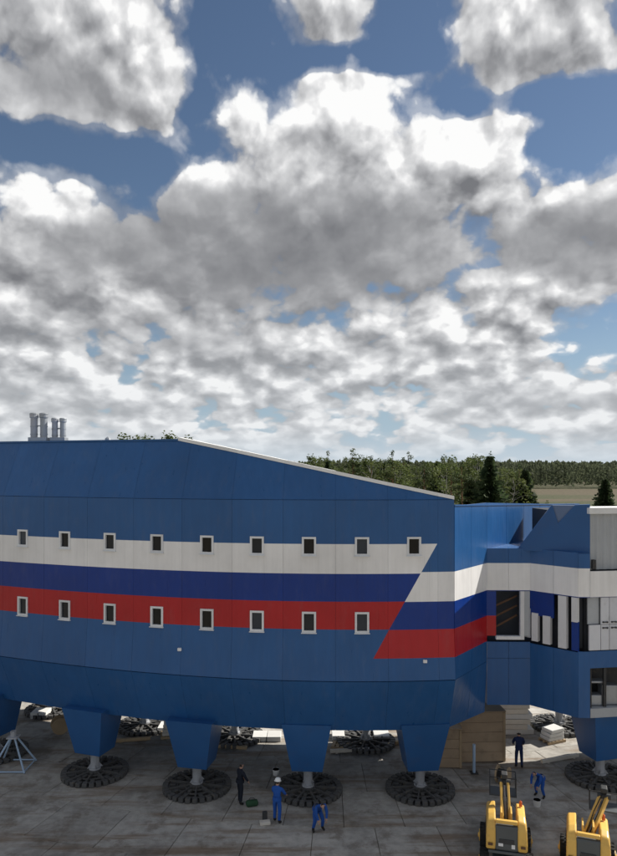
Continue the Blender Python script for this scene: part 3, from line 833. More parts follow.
# pale wall panels with joints and fixing plates
rows = [(6.40, 7.50), (7.52, 8.70)]
pxs = [578.5, 589, 600.5, 609, 617.5, 627, 637, 648, 660, 672, 684, 697]
for r_, (z0, z1) in enumerate(rows):
    for a, b in zip(pxs[:-1], pxs[1:]):
        if a < 589: continue
        if a < 600 and r_ == 1:
            slab('wall_panel', f_at(a + .3), f_at(b - .3), z0, z1, 'grey_panel', rb, RB_ORG, push=-.12, uv=False); continue
        pnl = slab('wall_panel', f_at(a + .3), f_at(b - .3), z0, z1, 'pale_panel', rb, RB_ORG, uv=False)
        if a >= 600:
            c = f_at((a + b) / 2); mb = MB()
            for dz in ((.10,) if r_ else (.97,)):
                for q in (-.09, .09): mb.box((c.x + q, c.y - .03, z0 + dz), (.05, .05, .07), 0)
                mb.box((c.x, c.y - .015, z0 + dz), (.26, .03, .04), 0)
            o = part('fixing_plate', mb, 'dark_steel', pnl, origin=RB_ORG)
slab('reveal', f_at(578.6), f_at(588.6), 6.38, 8.7, 'dark_wall', rb, RB_ORG, push=-.5, uv=False)
mb = MB(); mb.prism([E1 + nv * -.45, E2 + nv * -.45, E2 + nv * -5.4, E1 + nv * -5.4], CB_BOT + 2.1, 12.3); part('body', mb, 'dark_wall', rb, origin=RB_ORG)
mb = MB(); Ez = E2 + (E2 - E1).normalized() * 14.0; mb.prism([E2 + nv * -.02, Ez + nv * -.02, Ez + nv * -5.5, E2 + nv * -5.5], CB_BOT, 12.6); part('shade_extension', mb, 'blue_paint', rb, origin=RB_ORG)  # unseen extension added to keep sun off the ground by the lifts
# open plant bay under the floor: frame, unit, deck
mb = MB(); mb.prism([f_at(591) + nv * -1.0, E2 + nv * -1.0, E2 + nv * -5, f_at(591) + nv * -5], 3.62, 5.58); part('plant_bay', mb, 'dark_steel', rb, origin=RB_ORG)
slab('deck', f_at(590.5), E2, 3.45, 3.85, 'grey_panel', rb, RB_ORG, thick=.95, uv=False)
for k, px in enumerate((591.5, 606, 622, 640, 660, 680)):
    c = f_at(px); mb = MB(); mb.box((c.x, c.y + .2, 4.73), (.12, .12, 1.76), 0); part('frame_post', mb, 'dark_steel', rb, origin=RB_ORG)
for px, w, h, z in ((599, .5, .45, 3.88), (613, .75, .85, 3.88), (600, .75, .10, 4.85)):
    c = f_at(px); mb = MB(); mb.box((c.x, c.y + .55, z + h / 2), (w, .5, h), 0, bevel=.03); part('plant_unit', mb, 'galvanised', rb, origin=RB_ORG)
L = leg(601, -1.05, rb, RB_ORG); L.location = at(600, 0, 31.9).xy.to_3d() - RB_ORG.xy.to_3d()
L2 = leg(560, -7.0, rb, RB_ORG, True); L2.location = ground_at(559, 727) - RB_ORG

# ------------------------------------------------------------------ roof ventilators
def ventilator(px, py_top, py_base, wpx, depth, label, mats):
    c = at(px, py_base, depth); w = wpx / FPX * depth; h = (py_base - py_top) / FPX * depth
    zr = 15.4 - (depth - front(px).y) * .16
    o = empty('roof_ventilator', (c.x, c.y, zr)); tag(o, label, 'ventilator', 'ventilators on the blue roof')
    z0 = c.z - zr
    mb = MB(); mb.box((0, 0, z0 * .5 + .06), (w, .55, z0 + .14), 0, bevel=.02); part('plinth', mb, 'galvanised', o)
    for k, s in enumerate((-1, 1)):
        x = s * w * .27; r = w * .21
        mb = MB(); mb.tube([(x, 0, z0 + .12), (x, 0, z0 + h * .84), (x, 0, z0 + h * .86), (x, 0, z0 + h)], [r * .9, r * .9, r * 1.12, r * 1.12], 16); dct = part('duct', mb, mats[k], o, smooth=False)
        for q in (.2, .5): 
            mb = MB(); mb.tube([(x, 0, z0 + h * q), (x, 0, z0 + h * q + .05)], r * 1.0, 16); part('band', mb, 'galvanised', dct)
        mb = MB(); mb.tube([(x, 0, z0 + h), (x, 0, z0 + h + .05)], [r * 1.2, r * .9], 16); part('cap', mb, 'galvanised', dct)
    mb = MB(); mb.box((0, .05, z0 + h * .55), (w * .2, .05, .06)); part('tie_bar', mb, 'galvanised', o)
    return o
ventilator(39, 414, 440, 18, 35.2, 'taller pair of grey ventilation ducts on the long blue roof', ('grey_post', 'galvanised'))
ventilator(59, 419, 440, 15, 35.4, 'shorter pair of grey ventilation ducts beside the taller pair on the roof', ('grey_post', 'galvanised'))
c = at(108, 440, 35.0); o = empty('roof_cowl', (c.x, c.y, 15.2)); tag(o, 'small pale pipe cowl on the blue roof edge', 'roof cowl')
mb = MB(); mb.tube([(0, 0, 0), (0, 0, c.z - 15.2 + .02)], .07, 8); part('pipe', mb, 'galvanised', o)
mb = MB(); mb.tube([(0, 0, c.z - 15.2), (0, 0, c.z - 15.2 + .08), (0, 0, c.z - 15.2 + .16)], [.16, .14, .04], 10); part('hood', mb, 'galvanised', o)

# ------------------------------------------------------------------ crates and loose things under the blocks
def crate(name, px0, px1, py_base, hpx, dep, mat, label, cat, rz=0.0, planks=5, lid=True, group=None, edge='timber'):
    g0 = ground_at((px0 + px1) / 2, py_base); s = g0.y / FPX
    w, h = (px1 - px0) * s, hpx * s
    o = empty(name, (g0.x, g0.y + dep / 2, 0.0), rz); tag(o, label, cat, group)
    for k in range(planks):
        z = h * (k + .5) / planks
        mb = MB(); mb.box((0, -dep / 2, z + .02), (w, .04, h / planks - .012), 0, bevel=.006); part('plank', mb, mat, o)
        for sx_ in (-1, 1):
            mb = MB(); mb.box((sx_ * (w / 2 - .02), .02, z + .02), (.04, dep - .05, h / planks - .012)); part('plank', mb, mat, o)
    mb = MB(); mb.box((0, dep / 2, h / 2 + .02), (w, .04, h)); part('back_panel', mb, mat, o)
    if lid:
        mb = MB(); mb.box((0, 0, h + .05), (w + .06, dep + .06, .05), 0, bevel=.01); part('lid', mb, mat, o)
    for sx_ in (-1, 1):
        mb = MB(); mb.box((sx_ * (w / 2 - .06), -dep / 2 - .035, h / 2 + .02), (.11, .03, h - .01)); part('batten', mb, edge, o)
    return o
crate('plywood_crate', 458, 505, 762, 49, 1.3, 'plywood', 'tall brown plywood crate beside the cream board stack', 'crate', .06, 5)
crate('plywood_crate', 438, 462, 768, 38, 1.0, 'plywood', 'lower brown plywood crate between the blue leg and tall crate', 'crate', -.04, 4)
def board_stack(px0, px1, py_base, hpx, dep, label, mat='pale_board', n=6):
    g0 = ground_at((px0 + px1) / 2, py_base); s = g0.y / FPX; w, h = (px1 - px0) * s, hpx * s
    o = empty('board_stack', (g0.x, g0.y + dep / 2, 0)); tag(o, label, 'board stack')
    r = random.Random(int(px0))
    for k in range(n):
        mb = MB(); mb.box((r.uniform(-.12, .12), r.uniform(-.06, .06), h * (k + .5) / n), (w * r.uniform(.82, 1.0), dep, h / n - .02), r.uniform(-.03, .03), bevel=.01)
        part('board', mb, mat if k % 3 else 'white_foam', o)
    return o
board_stack(492, 533, 735, 31, 1.5, 'cream and white board stack behind the tall plywood crate')
def foam_block(px0, px1, py_base, hpx, dep, label, n=2):
    g0 = ground_at((px0 + px1) / 2, py_base); s = g0.y / FPX; w, h = (px1 - px0) * s, hpx * s
    o = empty('insulation_pack', (g0.x, g0.y + dep / 2, 0)); tag(o, label, 'insulation pack', 'white packs under the building')
    for k in range(n):
        mb = MB(); mb.box((-w / 2 + w * (k + .5) / n, 0, h / 2), (w / n - .025, dep, h), 0, bevel=.02); part('slab', mb, 'white_foam', o)
    mb = MB(); mb.box((0, -dep / 2 - .006, h * .5), (.05, .008, h + .01)); part('strap', mb, 'dark_steel', o)
    return o
foam_block(252, 281, 742, 5, .9, 'long white insulation pack lying between the second and third legs')
foam_block(30, 46, 719, 6, .9, 'short white insulation pack behind the leg under the ventilators', 1)
foam_block(374, 390, 741, 5, 1.1, 'small white insulation pack between the third leg and plywood crates', 1)
foam_block(332, 345, 741, 5, 1.0, 'narrow white insulation pack close behind the third leg', 1)
foam_block(157, 170, 733, 5, 1.0, 'little white insulation pack by the far foot pad near the second leg', 1)
# pale pipe
g0 = ground_at(474, 773); o = empty('pipe_stand', g0); tag(o, 'pale blue upright pipe standing in front of the plywood crates', 'pipe')
mb = MB(); mb.tube([(0, 0, .03), (0, 0, 1.35)], .07, 10); part('pipe', mb, 'pale_blue_pipe', o)
mb = MB(); mb.box((0, 0, .02), (.35, .35, .03)); part('base_plate', mb, 'dark_steel', o)
# bucket
def bucket(px, py, label, r=.17, h=.27, mat='white_foam'):
    o = empty('bucket', ground_at(px, py)); tag(o, label, 'bucket')
    mb = MB(); mb.tube([(0, 0, 0), (0, 0, h), (0, 0, h), (0, 0, .03)], [r * .8, r, r * .93, r * .75], 16, cap=True); part('pail', mb, mat, o, smooth=False)
    pts = [(r * math.cos(t), 0, h + .6 * r * math.sin(t)) for t in [math.pi * k / 10 for k in range(11)]]
    mb = MB(); mb.tube(pts, .008, 5); part('handle', mb, 'galvanised', o)
    return o
o = bucket(276, 775, 'white bucket on the ground behind the standing worker in blue')
bucket(537, 806, 'small white pail on the ground by the yellow lift')
o = empty('tool_case', ground_at(265, 824)); tag(o, 'pale tool case lying at the feet of the standing worker', 'tool case')
mb = MB(); mb.box((0, 0, .06), (.42, .26, .12), .2, bevel=.02); part('case', mb, 'pale_board', o)
mb = MB(); mb.box((-.02, .18, .22), (.20, .14, .42), .2, bevel=.04); part('bag', mb, 'dark_steel', o)
o = empty('kit_bag', ground_at(252, 806)); tag(o, 'dark green kit bag on the ground beside the worker in black', 'bag')
mb = MB(); mb.box((0, 0, .13), (.52, .28, .24), .3, bevel=.08); part('bag', mb, 'green_cloth', o, smooth=True)
mb = MB(); mb.tube([(-.15, 0, .24), (-.08, 0, .34), (.08, 0, .34), (.15, 0, .24)], .015, 6); part('handle', mb, 'dark_steel', o)

# building-site clutter under and behind the hull
def timber_beam(px, py, ln, rz, label, mat='timber'):
    o = empty('timber_length', ground_at(px, py), rz); tag(o, label, 'timber')
    mb = MB(); mb.box((0, 0, .09), (ln, .16, .16), 0, bevel=.012); part('log', mb, mat, o)
    for x in (-.35, .35):
        mb = MB(); mb.box((x * ln, 0, .005 + .005), (.10, .30, .02)); part('bearer', mb, mat, o)
def pallet(px, py, rz, label, load=None):
    o = empty('pallet', ground_at(px, py), rz); tag(o, label, 'pallet')
    for k in range(5):
        mb = MB(); mb.box((-.48 + k * .24, 0, .13), (.16, .8, .022)); part('deck_board', mb, 'timber', o)
    for y in (-.34, 0, .34):
        mb = MB(); mb.box((0, y, .06), (1.15, .10, .11)); part('bearer', mb, 'timber', o)
    if load:
        for k in range(3):
            mb = MB(); mb.box((.02 * k, -.01 * k, .24 + k * .2), (1.0 - .05 * k, .7, .19), .04 * k, bevel=.03); part('sack', mb, load, o)
def cable_drum(px, py, rz, r, label):
    o = empty('cable_drum', ground_at(px, py), rz); tag(o, label, 'cable drum')
    for y in (-.25, .25):
        mb = MB(); mb.tube([(0, y - .03, r), (0, y + .03, r)], r, 22); part('flange', mb, 'timber', o)
    mb = MB(); mb.tube([(0, -.22, r), (0, .22, r)], r * .62, 18); part('cable', mb, 'rubber', o)
timber_beam(133, 741, 1.8, .2, 'short timber length lying between the first and second full legs')
timber_beam(226, 748, 2.2, -.15, 'timber length lying near the far pad behind the worker in black')
timber_beam(350, 752, 2.0, .1, 'timber length lying on the slabs between third and fourth legs', 'pale_board')
timber_beam(398, 744, 1.4, .5, 'short slanting timber length behind the fourth leg')
timber_beam(560, 760, 2.2, .35, 'timber length lying beyond the crouching worker in blue', 'pale_board')
pallet(172, 736, .2, 'loaded pallet of pale sacks behind the second leg', 'pale_board')
pallet(343, 747, -.2, 'empty timber pallet behind the third leg')
pallet(552, 741, .4, 'pallet of white sacks near the far pad past the cream boards', 'white_foam')
cable_drum(60, 733, .5, .45, 'wooden cable drum behind the leg below the ventilators')
cable_drum(503, 783, 1.0, .38, 'wooden cable drum standing in front of the plywood crates')

# braced frame round the post at the left
o = empty('braced_trestle', ground_at(9, 772)); tag(o, 'pale braced trestle round the post at the long building end', 'trestle')
for k in range(4):
    t = math.pi / 4 + k * math.pi / 2
    mb = MB(); mb.tube([(1.15 * math.cos(t), 1.0 * math.sin(t) + .5, .03), (.14 * math.cos(t), .14 * math.sin(t) + .5, 1.45)], .045, 7); part('leg', mb, 'pale_blue_pipe', o)
for k in range(4):
    t, t2 = math.pi / 4 + k * math.pi / 2, math.pi / 4 + (k + 1) * math.pi / 2
    mb = MB(); mb.tube([(1.1 * math.cos(t), .96 * math.sin(t) + .5, .08), (1.1 * math.cos(t2), .96 * math.sin(t2) + .5, .08)], .035, 6); part('rail', mb, 'pale_blue_pipe', o)
mb = MB(); mb.box((0, .5, 1.47), (.5, .5, .06)); part('top_plate', mb, 'grey_post', o)
mb = MB(); mb.tube([(0, .5, 1.5), (0, .5, 1.75)], .14, 10); part('jack', mb, 'grey_post', o)

# ------------------------------------------------------------------ workers
def person(loc, rz, cloth, label, pose, helmet='helmet_white', scale=1.0):
    """pose: joint positions in metres, person faces -Y; body one continuous skin surface"""
    J = pose
    names = ['pelvis', 'belly', 'chest', 'neck', 'headlow', 'head']
    for s in 'LR': names += [n + s for n in ('hip', 'knee', 'ankle', 'toe', 'shoulder', 'elbow', 'wrist', 'palm')]
    E = [('pelvis', 'belly'), ('belly', 'chest'), ('chest', 'neck'), ('neck', 'headlow'), ('headlow', 'head')]
    for s in 'LR':
        E += [('pelvis', 'hip' + s), ('hip' + s, 'knee' + s), ('knee' + s, 'ankle' + s), ('ankle' + s, 'toe' + s),
              ('chest', 'shoulder' + s), ('shoulder' + s, 'elbow' + s), ('elbow' + s, 'wrist' + s), ('wrist' + s, 'palm' + s)]
    rad = {'pelvis': (.165, .13), 'belly': (.165, .12), 'chest': (.19, .13), 'neck': (.062, .062), 'headlow': (.075, .085), 'head': (.085, .098),
           'hip': (.105, .105), 'knee': (.078, .078), 'ankle': (.058, .06), 'toe': (.05, .038), 'shoulder': (.088, .085), 'elbow': (.062, .062), 'wrist': (.044, .042), 'palm': (.045, .025)}
    me = bpy.data.meshes.new('skeleton')
    me.from_pydata([J[n] for n in names], [(names.index(a), names.index(b)) for a, b in E], [])
    tmp = bpy.data.objects.new('skeleton', me); col.objects.link(tmp)
    md = tmp.modifiers.new('skin', 'SKIN'); md.use_smooth_shade = True; md.branch_smoothing = .6
    sv = me.skin_vertices[0].data
    for i, n in enumerate(names):
        k = n if n in rad else n[:-1]
        sv[i].radius = rad[k]; sv[i].use_root = (n == 'pelvis')
    s2 = tmp.modifiers.new('sub', 'SUBSURF'); s2.levels = 2; s2.render_levels = 2
    bpy.context.view_layer.update()
    dg = bpy.context.evaluated_depsgraph_get()
    body = bpy.data.meshes.new_from_object(tmp.evaluated_get(dg))
    bpy.data.objects.remove(tmp)
    # fingers: four and a thumb on each palm, joined to the same mesh
    fb = MB()
    for s in 'LR':
        p = Vector(J['palm' + s]); w = Vector(J['wrist' + s]); d = (p - w).normalized()
        side = d.cross(Vector((0, 1, 0)))
        if side.length < .2: side = Vector((1, 0, 0))
        side.normalize(); nrm = side.cross(d).normalized()
        for k, ln in enumerate((.072, .082, .078, .060)):
            b0 = p + side * ((k - 1.5) * .021) + d * .02
            b1 = b0 + d * ln * .5 + nrm * .008; b2 = b1 + d * ln * .35 + nrm * .025
            fb.tube([b0, b1, b2], [.0095, .009, .007], 6)
        t0 = w + d * .03 - side * .03; t1 = t0 - side * .03 + d * .03; t2 = t1 + d * .03
        fb.tube([t0, t1, t2], [.011, .010, .008], 6)
    # nose and ears
    hd = Vector(J['head']); hl = Vector(J['headlow']); upv = (hd - hl).normalized()
    fwd = Vector(J.get('face', (0, -1, 0))).normalized(); sd_ = fwd.cross(upv).normalized()
    mid = (hd + hl) / 2
    fb.tube([mid + fwd * .085 + upv * .03, mid + fwd * .118 - upv * .01], [.010, .017], 6)
    for k in (-1, 1): fb.tube([mid + sd_ * k * .078 + upv * .03, mid + sd_ * k * .092 - upv * .025], [.016, .012], 6)
    bm = bmesh.new(); bm.from_mesh(body)
    fme = fb.mesh('fingers', 'skin'); bm.from_mesh(fme)
    bm.to_mesh(body); bm.free()
    body.materials.clear()
    for mname in (cloth, 'skin', 'boot', 'hair'): body.materials.append(MATS[mname])
    nk = Vector(J['neck'])
    for pl in body.polygons:
        c = pl.center; pl.use_smooth = True; mi = 0
        if (c - nk).dot(upv) > .02 and (c - mid).length < .30:
            mi = 1
            if (c - mid).dot(fwd) < -.005 and (c - mid).dot(upv) > -.03: mi = 3
            if (c - mid).dot(fwd) > .07 and abs((c - mid).dot(upv) - .035) < .012 and .02 < abs((c - mid).dot(sd_)) < .045: mi = 3
            if (c - mid).dot(fwd) > .07 and abs((c - mid).dot(upv) + .05) < .010 and abs((c - mid).dot(sd_)) < .03: mi = 2
        for s in 'LR':
            if (c - Vector(J['palm' + s])).length < .14 and (c - Vector(J['wrist' + s])).dot(Vector(J['palm' + s]) - Vector(J['wrist' + s])) > 0: mi = 1
            if (c - Vector(J['ankle' + s])).length < .10 or (c - Vector(J['toe' + s])).length < .16: mi = 2
        pl.material_index = mi
    root = empty('person', loc, rz); root.scale = (scale,) * 3
    tag(root, label, 'person', 'workers in the yard')
    link('body', body, root)
    if helmet:
        mb = MB(); top = hd + upv * .055
        prof = [(-.035, .150), (-.028, .128), (.0, .124), (.045, .108), (.085, .070), (.103, .01)]
        mb.tube([top + upv * a for a, _ in prof], [r for _, r in prof], 16)
        mb.tube([top + fwd * .10 - upv * .03, top + fwd * .19 - upv * .045], [.085, .05], 10)
        part('helmet', mb, helmet, root, smooth=True)
    # jacket hem and collar as clothing
    mb = MB(); pv, bl = Vector(J['pelvis']), Vector(J['belly']); d = (bl - pv).normalized()
    mb.tube([pv - d * .03, pv + d * .05, pv + d * .12], [.185, .182, .168], 14, cap=False)
    part('jacket_hem', mb, cloth, root, smooth=True)
    return root
def stand(arm=0.0, lean=0.0, step=.0, bend=0.0):
    def Lp(x, y, z): return (x, y, z)
    P = {'pelvis': (0, 0, .96), 'belly': (0, -lean * .25, 1.12), 'chest': (0, -lean * .6, 1.36 - bend * .1), 'neck': (0, -lean * .85, 1.50 - bend * .2), 'headlow': (0, -lean * .95 - .02, 1.575 - bend * .25), 'head': (0, -lean * 1.05 - .025, 1.665 - bend * .3)}
    for s, k in (('L', 1), ('R', -1)):
        P['hip' + s] = (.10 * k, 0, .90); P['knee' + s] = (.12 * k, -.03 - step * k * .5, .50); P['ankle' + s] = (.13 * k, .02 - step * k, .09); P['toe' + s] = (.15 * k, -.15 - step * k, .045)
        sh = Vector((.185 * k, -lean * .6, 1.42 - bend * .12)); P['shoulder' + s] = tuple(sh)
        el = sh + Vector((.07 * k, -.05 - arm * .16, -.27 + arm * .06)); wr = el + Vector((-.03 * k, -.08 - arm * .16, -.22 + arm * .16)); pm = wr + (wr - el).normalized() * .085
        P['elbow' + s] = tuple(el); P['wrist' + s] = tuple(wr); P['palm' + s] = tuple(pm)
    return P
def bent():
    P = {'pelvis': (0, .12, .82), 'belly': (0, -.02, .96), 'chest': (0, -.22, 1.10), 'neck': (0, -.36, 1.17), 'headlow': (0, -.43, 1.19), 'head': (0, -.505, 1.22), 'face': (0, -.75, -.65)}
    for s, k in (('L', 1), ('R', -1)):
        P['hip' + s] = (.11 * k, .10, .78); P['knee' + s] = (.17 * k, -.10, .47); P['ankle' + s] = (.20 * k, .04, .09); P['toe' + s] = (.23 * k, -.13, .045)
        P['shoulder' + s] = (.19 * k, -.25, 1.12); P['elbow' + s] = (.23 * k, -.34, .86); P['wrist' + s] = (.17 * k, -.44, .66); P['palm' + s] = (.15 * k, -.47, .58)
    return P
person(ground_at(277, 823), 2.75, 'overall_blue', 'standing worker in blue overalls and white helmet in front of third leg', stand(.6, .04, .06), 'helmet_white')
person(ground_at(318, 831), .4, 'overall_blue', 'worker in blue overalls bending forward with legs apart', bent(), None)
person(ground_at(240, 804), 2.2, 'overall_dark', 'worker in black clothes standing beside the second leg foot pad', stand(.3, .05, .05), None)
person(ground_at(540, 797), -.9, 'overall_blue', 'worker in blue crouching forward behind the nearer yellow lift', bent(), None, .95)
person(ground_at(519, 768), 3.0, 'overall_navy', 'worker in dark navy clothes standing near the cream board stack', stand(.5, .03, .04), None)

# ------------------------------------------------------------------ yellow boom lifts
def wheel(parent, x, y, r, w):
    mb = MB(); prof = [(-w / 2, r * .55), (-w / 2, r * .86), (-w * .38, r * .97), (-w * .2, r), (w * .2, r), (w * .38, r * .97), (w / 2, r * .86), (w / 2, r * .55)]
    mb.tube([(x + a, y, r) for a, _ in prof], [b for _, b in prof], 24)
    for k in range(18):
        t = 2 * math.pi * k / 18
        for sgn in (-1, 1):
            mb.box((x + sgn * w * .25, y + math.cos(t + sgn * .08) * r * .985, r + math.sin(t + sgn * .08) * r * .985), (w * .42, .035, .05), Matrix.Rotation(t - math.pi / 2, 3, 'X'))
    wl = part('wheel', mb, 'rubber', parent)
    sgn = 1 if x > 0 else -1
    mb = MB(); mb.tube([(x + sgn * (w / 2 - .02), y, r), (x + sgn * (w / 2 + .03), y, r)], [r * .52, r * .46], 16); mb.tube([(x + sgn * (w / 2 + .03), y, r), (x + sgn * (w / 2 + .07), y, r)], r * .18, 12)
    part('rim', mb, 'lift_yellow', wl)
def boom_lift(loc, rz, swing, label):
    o = empty('boom_lift', loc, rz); tag(o, label, 'boom lift', 'yellow boom lifts in the yard')
    mb = MB(); mb.box((0, .15, .60), (.95, 2.3, .34), 0, bevel=.05)
    for y in (-.75, 1.05): mb.box((0, y, .48), (1.35, .22, .2), 0, bevel=.03)
    part('chassis', mb, 'lift_grey', o)
    for x in (-.76, .76):
        for y in (-.75, 1.05): wheel(o, x, y, .44, .32)
    mb = MB(); mb.tube([(0, 0, .76), (0, 0, .92)], .52, 20); part('slew_ring', mb, 'dark_steel', o)
    mb = MB(); mb.box((0, -.05, .96), (1.25, 1.9, .10), 0, bevel=.03); part('turntable', mb, 'lift_grey', o)
    for s in (-1, 1):
        # side covers with a rounded shoulder
        mb = MB(); prof = [(-.95, 1.02), (-1.02, 1.30), (-1.0, 1.80), (-.86, 2.06), (-.55, 2.16), (.55, 2.05), (.85, 1.75), (.88, 1.02)]
        x0, x1 = s * .37, s * .70
        n = len(prof)
        P0 = [(x0, y, z) for y, z in prof]; P1 = [(x1 - s * .05 * (1 if z > 1.9 else 0), y, z - (.05 if z > 1.9 else 0)) for y, z in prof]
        mb.quad(P0); mb.quad(P1[::-1])
        for k in range(n):
            k2 = (k + 1) % n; mb.quad([P0[k2], P0[k], P1[k], P1[k2]])
        cm = mb.mesh('side_cover', 'lift_yellow'); bm = bmesh.new(); bm.from_mesh(cm)
        bmesh.ops.remove_doubles(bm, verts=bm.verts, dist=.001); bmesh.ops.recalc_face_normals(bm, faces=bm.faces)
        bmesh.ops.bevel(bm, geom=list(bm.edges), offset=.06, segments=3, affect='EDGES', profile=.5); bm.to_mesh(cm); bm.free()
        cv = link('side_cover', cm, o)
        mb = MB()
        for k in range(5): mb.box((s * .708, -.35 + k * .01, 1.35 + k * .09), (.02, .55, .035))
        part('vent', mb, 'dark_steel', cv)
        mb = MB(); mb.box((s * .55, -1.045, 1.25), (.16, .03, .09), 0, bevel=.01); part('tail_light', mb, 'rusty_steel', o)
    mb = MB(); mb.box((0, -.70, 1.46), (.80, .55, .88), 0, bevel=.07); part('counterweight', mb, 'lift_grey', o)
    mb = MB(); mb.box((0, -.985, 1.36), (.50, .03, .16), 0, bevel=.01); part('rear_panel', mb, 'dark_steel', o)
    mb = MB(); mb.box((0, -.90, 2.02), (.73, .14, .12), 0, bevel=.02); part('bumper', mb, 'lift_yellow', o)
    # boom: two cheek plates, lower arm, upper arm that folds away from the rear
    base = Vector((0, -.35, 1.75)); tip = Vector((swing, .55, 2.78)); tip2 = Vector((swing * 1.15, 2.2, 2.2))
    for s in (-1, 1):
        mb = MB(); mb.box((s * .17, -.30, 1.90), (.06, .55, .55), 0, bevel=.02); part('cheek', mb, 'lift_yellow', o)
    def arm(a, b, w, h, mat, name, parent):
        d = (b - a); L_ = d.length; q = d.to_track_quat('Y', 'Z').to_matrix()
        mb = MB(); mb.box((a + b) / 2, (w, L_, h), q, bevel=.02); return part(name, mb, mat, parent)
    side = Vector((.12, 0, 0))
    for s in (-1, 1): la = arm(base + side * s, tip + side * s, .10, .17, 'lift_yellow', 'lower_arm', o)
    mb = MB(); mb.tube([base + Vector((0, .12, -.05)), (base + tip) / 2 + Vector((0, .05, 0))], .05, 8); mb.tube([(base + tip) / 2, tip - Vector((0, .1, .1))], .03, 8); part('ram', mb, 'galvanised', o)
    mb = MB(); mb.tube([tip - Vector((.22, 0, 0)), tip + Vector((.22, 0, 0))], .10, 12); part('knuckle', mb, 'dark_steel', o)
    ua = arm(tip + Vector((0, .02, .06)), tip2, .16, .2, 'lift_yellow', 'upper_arm', o)
    mb = MB(); mb.box(tip + Vector((0, .1, .2)), (.22, .35, .18), 0, bevel=.03); part('end_cap', mb, 'dark_steel', o)
    mb = MB()
    for sx_ in (-.05, .05): mb.tube([base + Vector((sx_, -.05, .1)), (base + tip) / 2 + Vector((sx_ * 1.5, -.05, .16)), tip + Vector((sx_, -.08, .12)), tip + Vector((sx_, .2, .16))], .018, 6)
    part('hose', mb, 'rubber', o)
    mb = MB(); mb.tube([(.52, .2, 2.1), (.52, .2, 2.26), (.52, .2, 2.30)], [.06, .055, .02], 10); part('beacon', mb, 'helmet_orange', o)
    mb = MB(); mb.box((-.2, -1.004, 1.25), (.16, .012, .10)); mb.box((.22, -1.004, 1.22), (.12, .012, .14)); part('warning_plate', mb, 'white_paint', o)
    # platform at the far end
    pl = tip2 + Vector((0, .55, -.35))
    mb = MB(); mb.box(pl - Vector((0, 0, .45)), (1.05, .75, .05)); bk = part('platform', mb, 'lift_grey', o)
    mb = MB()
    for x in (-.50, .50):
        for y in (-.35, .35): mb.tube([pl + Vector((x, y, -.43)), pl + Vector((x, y, .25))], .018, 6)
    for z in (.25,):
        c4 = [pl + Vector((x, y, z)) for x, y in ((-.50, -.35), (.50, -.35), (.50, .35), (-.50, .35), (-.50, -.35))]
        for a, b in zip(c4[:-1], c4[1:]): mb.tube([a, b], .018, 6)
    part('guard_rail', mb, 'dark_steel', bk)
    return o
boom_lift((7.15, 25.0, .0), -.25, -.04, 'yellow boom lift with straight raised arm near the plywood crates')
boom_lift((9.75, 24.1, .0), -.36, .55, 'yellow boom lift with arm swung aside below the unfinished block')

# ------------------------------------------------------------------ trees
def leaf_cloud(mb, c, r, n, size, rr, flat=1.0):
    for _ in range(n):
        while True:
            d = Vector((rr.uniform(-1, 1), rr.uniform(-1, 1), rr.uniform(-1, 1)))
            if .25 < d.length < 1: break
        p = c + Vector((d.x * r, d.y * r, d.z * r * flat))
        a = Vector((rr.uniform(-1, 1), rr.uniform(-1, 1), rr.uniform(-.6, .6))).normalized()
        b = a.cross(Vector((rr.uniform(-1, 1), rr.uniform(-1, 1), rr.uniform(-1, 1)))).normalized()
        s = size * rr.uniform(.6, 1.3)
        mb.quad([p - a * s, p + b * s * .55, p + a * s, p - b * s * .55])
def tree_birch(seed, H):
    rr = random.Random(seed); tr = MB(); cr = MB()
    pts = [(rr.uniform(-.15, .15) * k, rr.uniform(-.15, .15) * k, H * k / 5) for k in range(6)]
    tr.tube(pts, [.20, .17, .13, .09, .06, .02], 7)
    for k in range(26):
        f = rr.uniform(.22, .97); z = H * f; spread = (1.0 - abs(f - .5) * 1.3) * H * .17 + .25
        t = rr.uniform(0, 2 * math.pi); p0 = Vector((0, 0, z * .94)); p1 = Vector((math.cos(t) * spread, math.sin(t) * spread, z + rr.uniform(.1, .9)))
        tr.tube([p0, (p0 + p1) / 2 + Vector((0, 0, .15)), p1], [.045, .03, .012], 5)
        leaf_cloud(cr, p1, rr.uniform(.5, 1.0), 46, .20, rr, .9); leaf_cloud(cr, (p0 + p1) / 2, .6, 18, .18, rr)
    leaf_cloud(cr, Vector((pts[-1][0], pts[-1][1], H * .97)), .55, 50, .17, rr, 1.5)
    return tr.mesh('trunk', 'bark_pale'), cr.mesh('crown', 'leaf_birch', fix=False)
def tree_pine(seed, H):
    rr = random.Random(seed); tr = MB(); cr = MB()
    tr.tube([(0, 0, 0), (.1, 0, H * .5), (.05, .1, H * .98)], [.24, .16, .03], 8)
    for k in range(24):
        f = rr.uniform(.42, .98); z = H * f; spread = (1.02 - f) * H * .28 + .35
        t = rr.uniform(0, 2 * math.pi); p0 = Vector((.07, .03, z)); p1 = Vector((math.cos(t) * spread, math.sin(t) * spread, z + rr.uniform(0, .7)))
        tr.tube([p0, p1], [.05, .015], 5)
        leaf_cloud(cr, p1, rr.uniform(.45, .85), 50, .17, rr, .6); leaf_cloud(cr, (p0 + p1) / 2, .5, 24, .16, rr, .6)
    leaf_cloud(cr, Vector((.05, .1, H)), .4, 50, .15, rr, 1.5)
    return tr.mesh('trunk', 'bark_red'), cr.mesh('crown', 'leaf_pine', fix=False)
